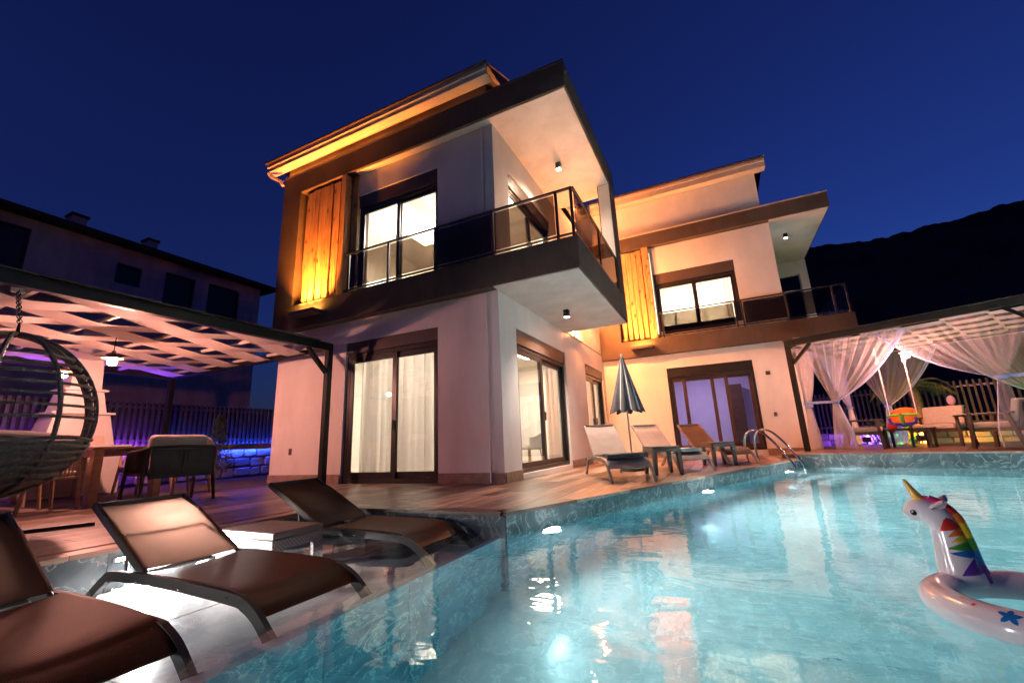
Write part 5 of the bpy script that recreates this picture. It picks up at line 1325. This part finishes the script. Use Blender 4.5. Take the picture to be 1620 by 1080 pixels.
B().box(-0.02, GW + 0.02, -0.03, 0.02, GH + 0.131, GH + 0.15).out('edge_trim', 'lfr', gz)
for x, s_ in ((0.10, 1), (GW - 0.10, -1)):
    B().bar((x, 0.05, GH - 0.42), (x + s_ * 0.42, 0.05, GH), 0.06, 0.06).out('brace', 'black_beam', gz)
    B().bar((x - s_ * 0.05, 0.10, GH - 0.42), (x - s_ * 0.05, 0.52, GH), 0.06, 0.06).out('brace', 'black_beam', gz)
for k in range(7): B().box(0.1 + k * 0.63, 0.13 + k * 0.63, 0.101, GD - 0.101, GH + 0.05, GH + 0.08).out('batten', 'batten', gz)
for k in range(9):                                                # chequered roof: pale panels in every other field between the battens
    for j in range(6):
        if (k + j) % 2: continue
        x0, y0 = 0.118 + j * 0.63, 0.13 + k * 0.374
        B().slab(lambda u, v: (x0 + 0.626 * u, y0 + 0.372 * v, GH + 0.044 - 0.012 * math.sin(math.pi * u)), 6, 1, 0.006).out('roof_panel', 'strip', gz, smooth=True)
B().tube([(0.12, 0.16, GH - 0.03), (0.12, GD - 0.14, GH - 0.03), (GW - 0.12, GD - 0.14, GH - 0.03), (GW - 0.12, 0.16, GH - 0.03)], 0.009, 6).out('curtain_rod', 'white', gz)
B().tube([(0.12, 0.12, GH - 0.03), (GW - 0.12, 0.12, GH - 0.03)], 0.009, 6).out('curtain_rod', 'white', gz)
cg = 'white voile curtains of the gazebo'
def tied(label, P0, P1, s0, s1, st, zt, seed, waves=9, spread=(0.16, 0.22), tie_to=None, mat='voile'):
    """a curtain on the rod from P0 towards P1 (gazebo plan), from s0 to s1, gathered at (st, zt)"""
    r = random.Random(seed)
    t = thing('curtain', label, 'curtain', GO, GA, cg)
    p0, p1 = Vector(P0), Vector(P1); d = (p1 - p0).normalized(); nrm = Vector((-d.y, d.x))
    z1, vt = GH - 0.04, 0.52
    ph = r.uniform(0, 6)
    def fn(u, v):
        top = s0 + (s1 - s0) * u; g = st + 0.10 * (u - 0.5) * (1 if s1 > s0 else -1)
        if v < vt:
            w = v / vt; e = w ** 1.08
            s = top + (g - top) * e; z = z1 + (zt - z1) * w - 0.16 * math.sin(math.pi * w) * u * u
            amp = 0.045 * (1 - 0.35 * w)
        else:
            w = (v - vt) / (1 - vt); e = min(1, w * 1.4)
            b_ = st + (-spread[0] + (spread[0] + spread[1]) * u) * (1 if s1 > s0 else -1)
            s = g + (b_ - g) * e; z = zt + (0.03 - zt) * w; amp = 0.03 + 0.03 * e
        q = p0 + d * s + nrm * (amp * math.sin(u * waves * 6.283 + ph + 0.5 * v) + 0.4 * amp * math.sin(u * waves * 2.3 * 6.283 + v * 2))
        return (q.x, q.y, z)
    B().grid(lambda u, v: fn(0.955 * u, v), waves * 10, 36).out('cloth', mat, t, smooth=True, angle=90)
    B().grid(lambda u, v: fn(0.955 + 0.045 * u, v), 5, 36).out('hem', 'voile_hem', t, smooth=True, angle=90)
    c = p0 + d * st
    B().lathe([(0.075, zt - 0.03), (0.082, zt), (0.075, zt + 0.03)], (c.x, c.y, 0), 14).out('tie_band', 'voile_hem', t, smooth=True)
    if tie_to is not None:
        q = p0 + d * tie_to
        B().bar((c.x, c.y, zt), (q.x, q.y, zt + 0.02), 0.006, 0.055).out('tie_band', 'voile_hem', t)
    return t
F0, F1 = (0.12, 0.12), (GW - 0.12, 0.12); K0, K1 = (0.12, GD - 0.14), (GW - 0.12, GD - 0.14)
tied('white front curtain of the gazebo tied back towards the black post by the ladder', F0, F1, 0.12, 2.05, 0.62, 1.04, 1, tie_to=0.0, mat='voile')
tied('white front curtain of the gazebo swept to its right hand post', F1, F0, 0.05, 2.25, 0.66, 1.22, 2, 11, tie_to=-0.1, mat='voile_front')
tied('white curtain on the side of the gazebo facing the rear villa', F0, K0, 0.05, 1.2, 0.30, 1.0, 3, 7)
tied('white back curtain of the gazebo gathered behind the child swing', K0, K1, 0.1, 1.95, 0.75, 0.98, 4)
tied('white back curtain of the gazebo in its far corner', K1, K0, 0.05, 1.8, 0.40, 1.0, 5)
tied('white curtain at the back of the villa side of the gazebo', K0, F0, 0.05, 1.6, 0.25, 1.0, 6, 7)
tied('white curtain on the outer side of the gazebo', K1, F1, 0.05, 2.2, 0.35, 1.0, 7, 8)
p = G(1.96, 0.72, 1.90); pendant('pendant_lamp', 'glowing caged bulb hanging in the gazebo between the parted curtains', p.x, p.y, p.z, GH + 0.12, 85, None, True)
def garden_seat(label, loc, rz, w, group=None):
    t = thing('garden_armchair', label, 'garden seat', loc, rz, group)
    for sx in (-1, 1):
        x = sx * w / 2
        B().bar((x, 0.32, 0), (x, 0.27, 0.60), 0.05, 0.06).out('leg', 'dwood', t, bev=0.005)
        B().bar((x, -0.38, 0), (x, -0.24, 0.60), 0.05, 0.06).out('leg', 'dwood', t, bev=0.005)
        B().box(x - 0.03, x + 0.03, -0.34, 0.36, 0.601, 0.635).out('armrest', 'dwood', t, bev=0.006)
    B().box(-w / 2 + 0.03, w / 2 - 0.03, -0.28, 0.30, 0.30, 0.36).out('seat_frame', 'dwood', t, bev=0.005)
    B().box(-w / 2 + 0.04, w / 2 - 0.04, -0.26, 0.32, 0.362, 0.47).out('seat_cushion', 'beige', t, bev=0.03, seg=2)
    mt = Matrix.Translation((0, -0.27, 0.46)) @ Matrix.Rotation(math.radians(14), 4, 'X')
    B().box(-w / 2 + 0.05, w / 2 - 0.05, -0.07, 0.05, 0, 0.40, mt).out('back_cushion', 'beige', t, bev=0.03, seg=2)
    B().box(-w / 2 + 0.03, w / 2 - 0.03, -0.11, -0.075, -0.08, 0.36, mt).out('back_frame', 'dwood', t, bev=0.005)
    return t
sg_ = 'dark wood garden seats in the gazebo'
s1 = garden_seat('dark wooden garden armchair nearest the rear villa, under the left curtain', G(0.88, 1.05), GA - math.radians(80), 0.66, sg_)
s2 = garden_seat('wider dark wooden garden seat facing the pool behind the child swing', G(1.95, 2.15), GA + math.radians(170), 0.80, sg_)
s3 = copy_tree(s1); s3.location = G(3.02, 0.72); s3.rotation_euler = (0, 0, GA + math.radians(70)); s3['label'] = 'dark wooden garden armchair beside the outer gazebo post, half behind the swept curtain'
tb = thing('coffee_table', 'low dark wooden table between the gazebo seats', 'table', G(1.55, 1.5), GA)
B().box(-0.4, 0.4, -0.28, 0.28, 0.37, 0.41).out('table_top', 'dwood', tb, bev=0.005)
for sx in (-1, 1):
    for sy in (-1, 1): B().box(sx * 0.35 - 0.025, sx * 0.35 + 0.025, sy * 0.23 - 0.025, sy * 0.23 + 0.025, 0, 0.3695).out('leg', 'dwood', tb)
# child's swing
sw_ = G(1.62, 1.05, 0.52); st = thing('child_swing', 'orange, green and blue plastic child swing on two white ropes', 'swing', sw_, GA)
B().slab(lambda u, v: (0.20 * math.cos(math.pi * (u - 0) * 1.0), 0.16 * math.sin(math.pi * u) + 0.02, 0.0 + 0.30 * v * (0.75 + 0.35 * math.sin(math.pi * u))), 18, 5, 0.025).out('back', 'orange', st, smooth=True)
B().box(-0.19, 0.19, -0.16, 0.14, -0.035, 0.005).out('seat', 'blue', st, bev=0.02, seg=2)
B().tube([(-0.22, 0.0, 0.16), (-0.23, -0.14, 0.16), (-0.12, -0.19, 0.17), (0.12, -0.19, 0.17), (0.23, -0.14, 0.16), (0.22, 0.0, 0.16)], 0.026, 8).out('front_bar', 'lime', st, smooth=True)
B().tube([(0, -0.19, 0.16), (0, -0.185, 0.08), (0, -0.16, -0.03)], [0.045, 0.035, 0.03], 8).out('crotch_strap', 'lime', st, smooth=True)
B().tube([(-0.22, -0.15, 0.10), (-0.20, -0.17, 0.0), (0, -0.175, -0.045), (0.20, -0.17, 0.0), (0.22, -0.15, 0.10)], 0.03, 8).out('front_lip', 'blue', st, smooth=True)
B().ico((0, -0.22, 0.18), 0.022, 2).out('badge', 'red', st)
for sx in (-1, 1):
    B().tube([(sx * 0.22, -0.02, 0.16), (sx * 0.225, 0.0, 1.30), (sx * 0.23, 0.0, 1.92)], 0.010, 6).out('rope', 'white', st)
    B().box(sx * 0.225 - 0.03, sx * 0.225 + 0.03, -0.01, 0.01, 1.28, 1.36).out('rope_cleat', 'white', st)
o = B().tube([(0, 0, 0), (0.03, 0, 0.12), (0.09, 0.02, 0.26), (0.20, 0.03, 0.33), (0.28, 0.02, 0.32)], [0.05, 0.085, 0.10, 0.08, 0.03], 12).out('swim_vest', 'red', None, smooth=True); o.location = G(1.25, 1.5, 0.32); o.rotation_euler = (0, 0, GA)
tag(o, 'red swim vest hanging beside the child swing', 'swim vest')
t = thing('ball_toy', 'pale pink rounded toy on a yellow disc above the garden seat back', 'toy', G(2.12, 3.0, 0.84), GA)
B().ico((0, 0, 0.15), 0.085, 3, (0.9, 0.7, 1.35)).out('body', 'v_ear', t, smooth=True); B().lathe([(0.0, 0), (0.19, 0.0), (0.2, 0.02), (0.0, 0.035)], n=20).out('disc', 'yellow', t, smooth=True); B().box(-0.02, 0.02, -0.02, 0.02, -0.84, -0.001).out('stand', 'dwood', t)

# garden behind the gazebo: wall, pickets, palm, planting and coloured lamps
gw = thing('stone_wall', 'low garden wall of field stone behind the gazebo, lit green and purple', 'wall', G(0, 5.0, -0.1), GA)
B().box(-2.0, 8.0, 0.06, 0.3, 0, 0.42).out('core', 'grout', gw)
r = random.Random(23)
for z0, z1 in ((0.01, 0.21), (0.215, 0.41)):
    x = -1.95
    while x < 7.8:
        Ls = r.uniform(0.28, 0.5); d = r.uniform(0, 0.04)
        B().box(x + 0.01, x + Ls - 0.01, 0.005 - d, 0.075, z0 + r.uniform(0, .02), z1 - r.uniform(0, .02)).out('stone', 'stone', gw, bev=0.02)
        x += Ls
gf = thing('picket_fence', 'dark vertical picket fence on the garden wall behind the gazebo', 'fence', G(0, 5.18, 0.32), GA)
pm = B().box(-0.025, 0.025, -0.014, 0.014, 0, 1.25).mesh('picket', bev=0.002)
M['picket_dark'] = plain('black_picket', (0.012, 0.011, 0.010), 0.5, var=0.3)
for k in range(84): o = put('picket', pm, 'picket_dark', gf); o.location = (-2 + k * 0.12, 0, 0.001)
for z in (0.15, 1.08): B().box(-2.05, 8.05, 0.016, 0.045, z, z + 0.05).out('rail', 'picket', gf)
def palm(label, x, y, z, h, n, seed, span=0.9):
    t = at('palm_tree', label, 'palm', (x, y, z)); r = random.Random(seed)
    B().tube([(x + 0.03 * math.sin(i), y, z + h * i / 10) for i in range(11)], [0.13 - 0.004 * i + (0.015 if i % 2 else 0) for i in range(11)], 12).out('trunk', 'bark', t, smooth=True)
    for k in range(n):
        a = 2 * math.pi * k / n + r.uniform(-.2, .2); up = r.uniform(0.3, 1.2); Lf = span * r.uniform(0.8, 1.15)
        pts = [Vector((x, y, z + h)) + Vector((math.cos(a), math.sin(a), 0)) * (Lf * s) + Vector((0, 0, Lf * (up * s - (0.5 + up * 0.75) * s * s))) for s in [i / 12 for i in range(13)]]
        b = B(); b.tube(pts, [0.012 - 0.0008 * i for i in range(13)], 4)
        sv = Vector((-math.sin(a), math.cos(a), 0))
        for i in range(1, 13):
            d = (pts[i] - pts[i - 1]).normalized()
            for s_ in (-1, 1):
                for off in (0, 0.5):
                    c = pts[i] - (pts[i] - pts[i - 1]) * off; ll = 0.30 * math.sin(math.pi * min(0.98, (i + 1) / 14)) + 0.05
                    tip = c + (sv * s_ * 0.8 + d * 0.55 + Vector((0, 0, -0.25))) * ll
                    w = d * 0.012; m0 = c + (tip - c) * 0.4
                    b.bm.faces.new([b.bm.verts.new(c), b.bm.verts.new(m0 + w), b.bm.verts.new(tip), b.bm.verts.new(m0 - w)])
        b.out('frond', 'green_leaf', t)
    return t
q = G(1.25, 4.4, -0.1); palm('palm tree lit amber from below behind the gazebo', q.x, q.y, q.z, 1.55, 14, 3)
for k, (u, v, h, rx, sd_, lb) in enumerate(((0.75, 4.5, 0.6, 0.3, 31, 'leafy bush between the palm and the villa side of the garden wall'), (3.5, 4.5, 0.7, 0.4, 32, 'leafy bush lit green right of the palm'), (4.6, 4.45, 0.9, 0.4, 33, 'leafy bush at the outer end of the garden wall'), (0.3, 4.4, 0.7, 0.3, 34, 'leafy bush lit purple nearest the rear villa'))):
    q = G(u, v, -0.1); leafy('bush', lb, 'bush', q.x, q.y, q.z, h, rx, 900, sd_, 0.10, cone=False)
def flood(label, u, v, z, col, mat, power, tgt):
    p = G(u, v, z); t = thing('flood_lamp', label, 'flood lamp', p, GA, 'coloured garden lamps')
    B().box(-0.10, 0.10, -0.03, 0.03, 0.06, 0.20).out('housing', 'black', t, bev=0.006); B().box(-0.085, 0.085, 0.031, 0.036, 0.075, 0.185).out('lens', mat, t); B().box(-0.015, 0.015, -0.015, 0.015, -0.0, 0.0595).out('spike', 'black', t)
    lamp('flood_light', 'POINT', p + GV * 0.12 + Vector((0, 0, 0.14)), power, col, radius=0.04)
flood('green flood lamp behind the left gazebo armchair', 0.62, 4.25, -0.05, (0.03, 1.0, 0.35), 'led_green', 14, None)
flood('green flood lamp right of the palm behind the wide garden seat', 3.4, 4.1, 0, (0.03, 1.0, 0.30), 'led_green', 42, None)
flood('purple flood lamp behind the villa side gazebo curtain', 0.1, 4.1, 0, (0.20, 0.05, 1.0), 'led_purple', 70, None)
flood('amber flood lamp at the foot of the palm', 1.25, 4.05, 0, (1.0, 0.36, 0.06), 'amber', 55, None)
for o in bpy.data.objects:
    if o.name.startswith('led_strip') and 'label' in o: pass
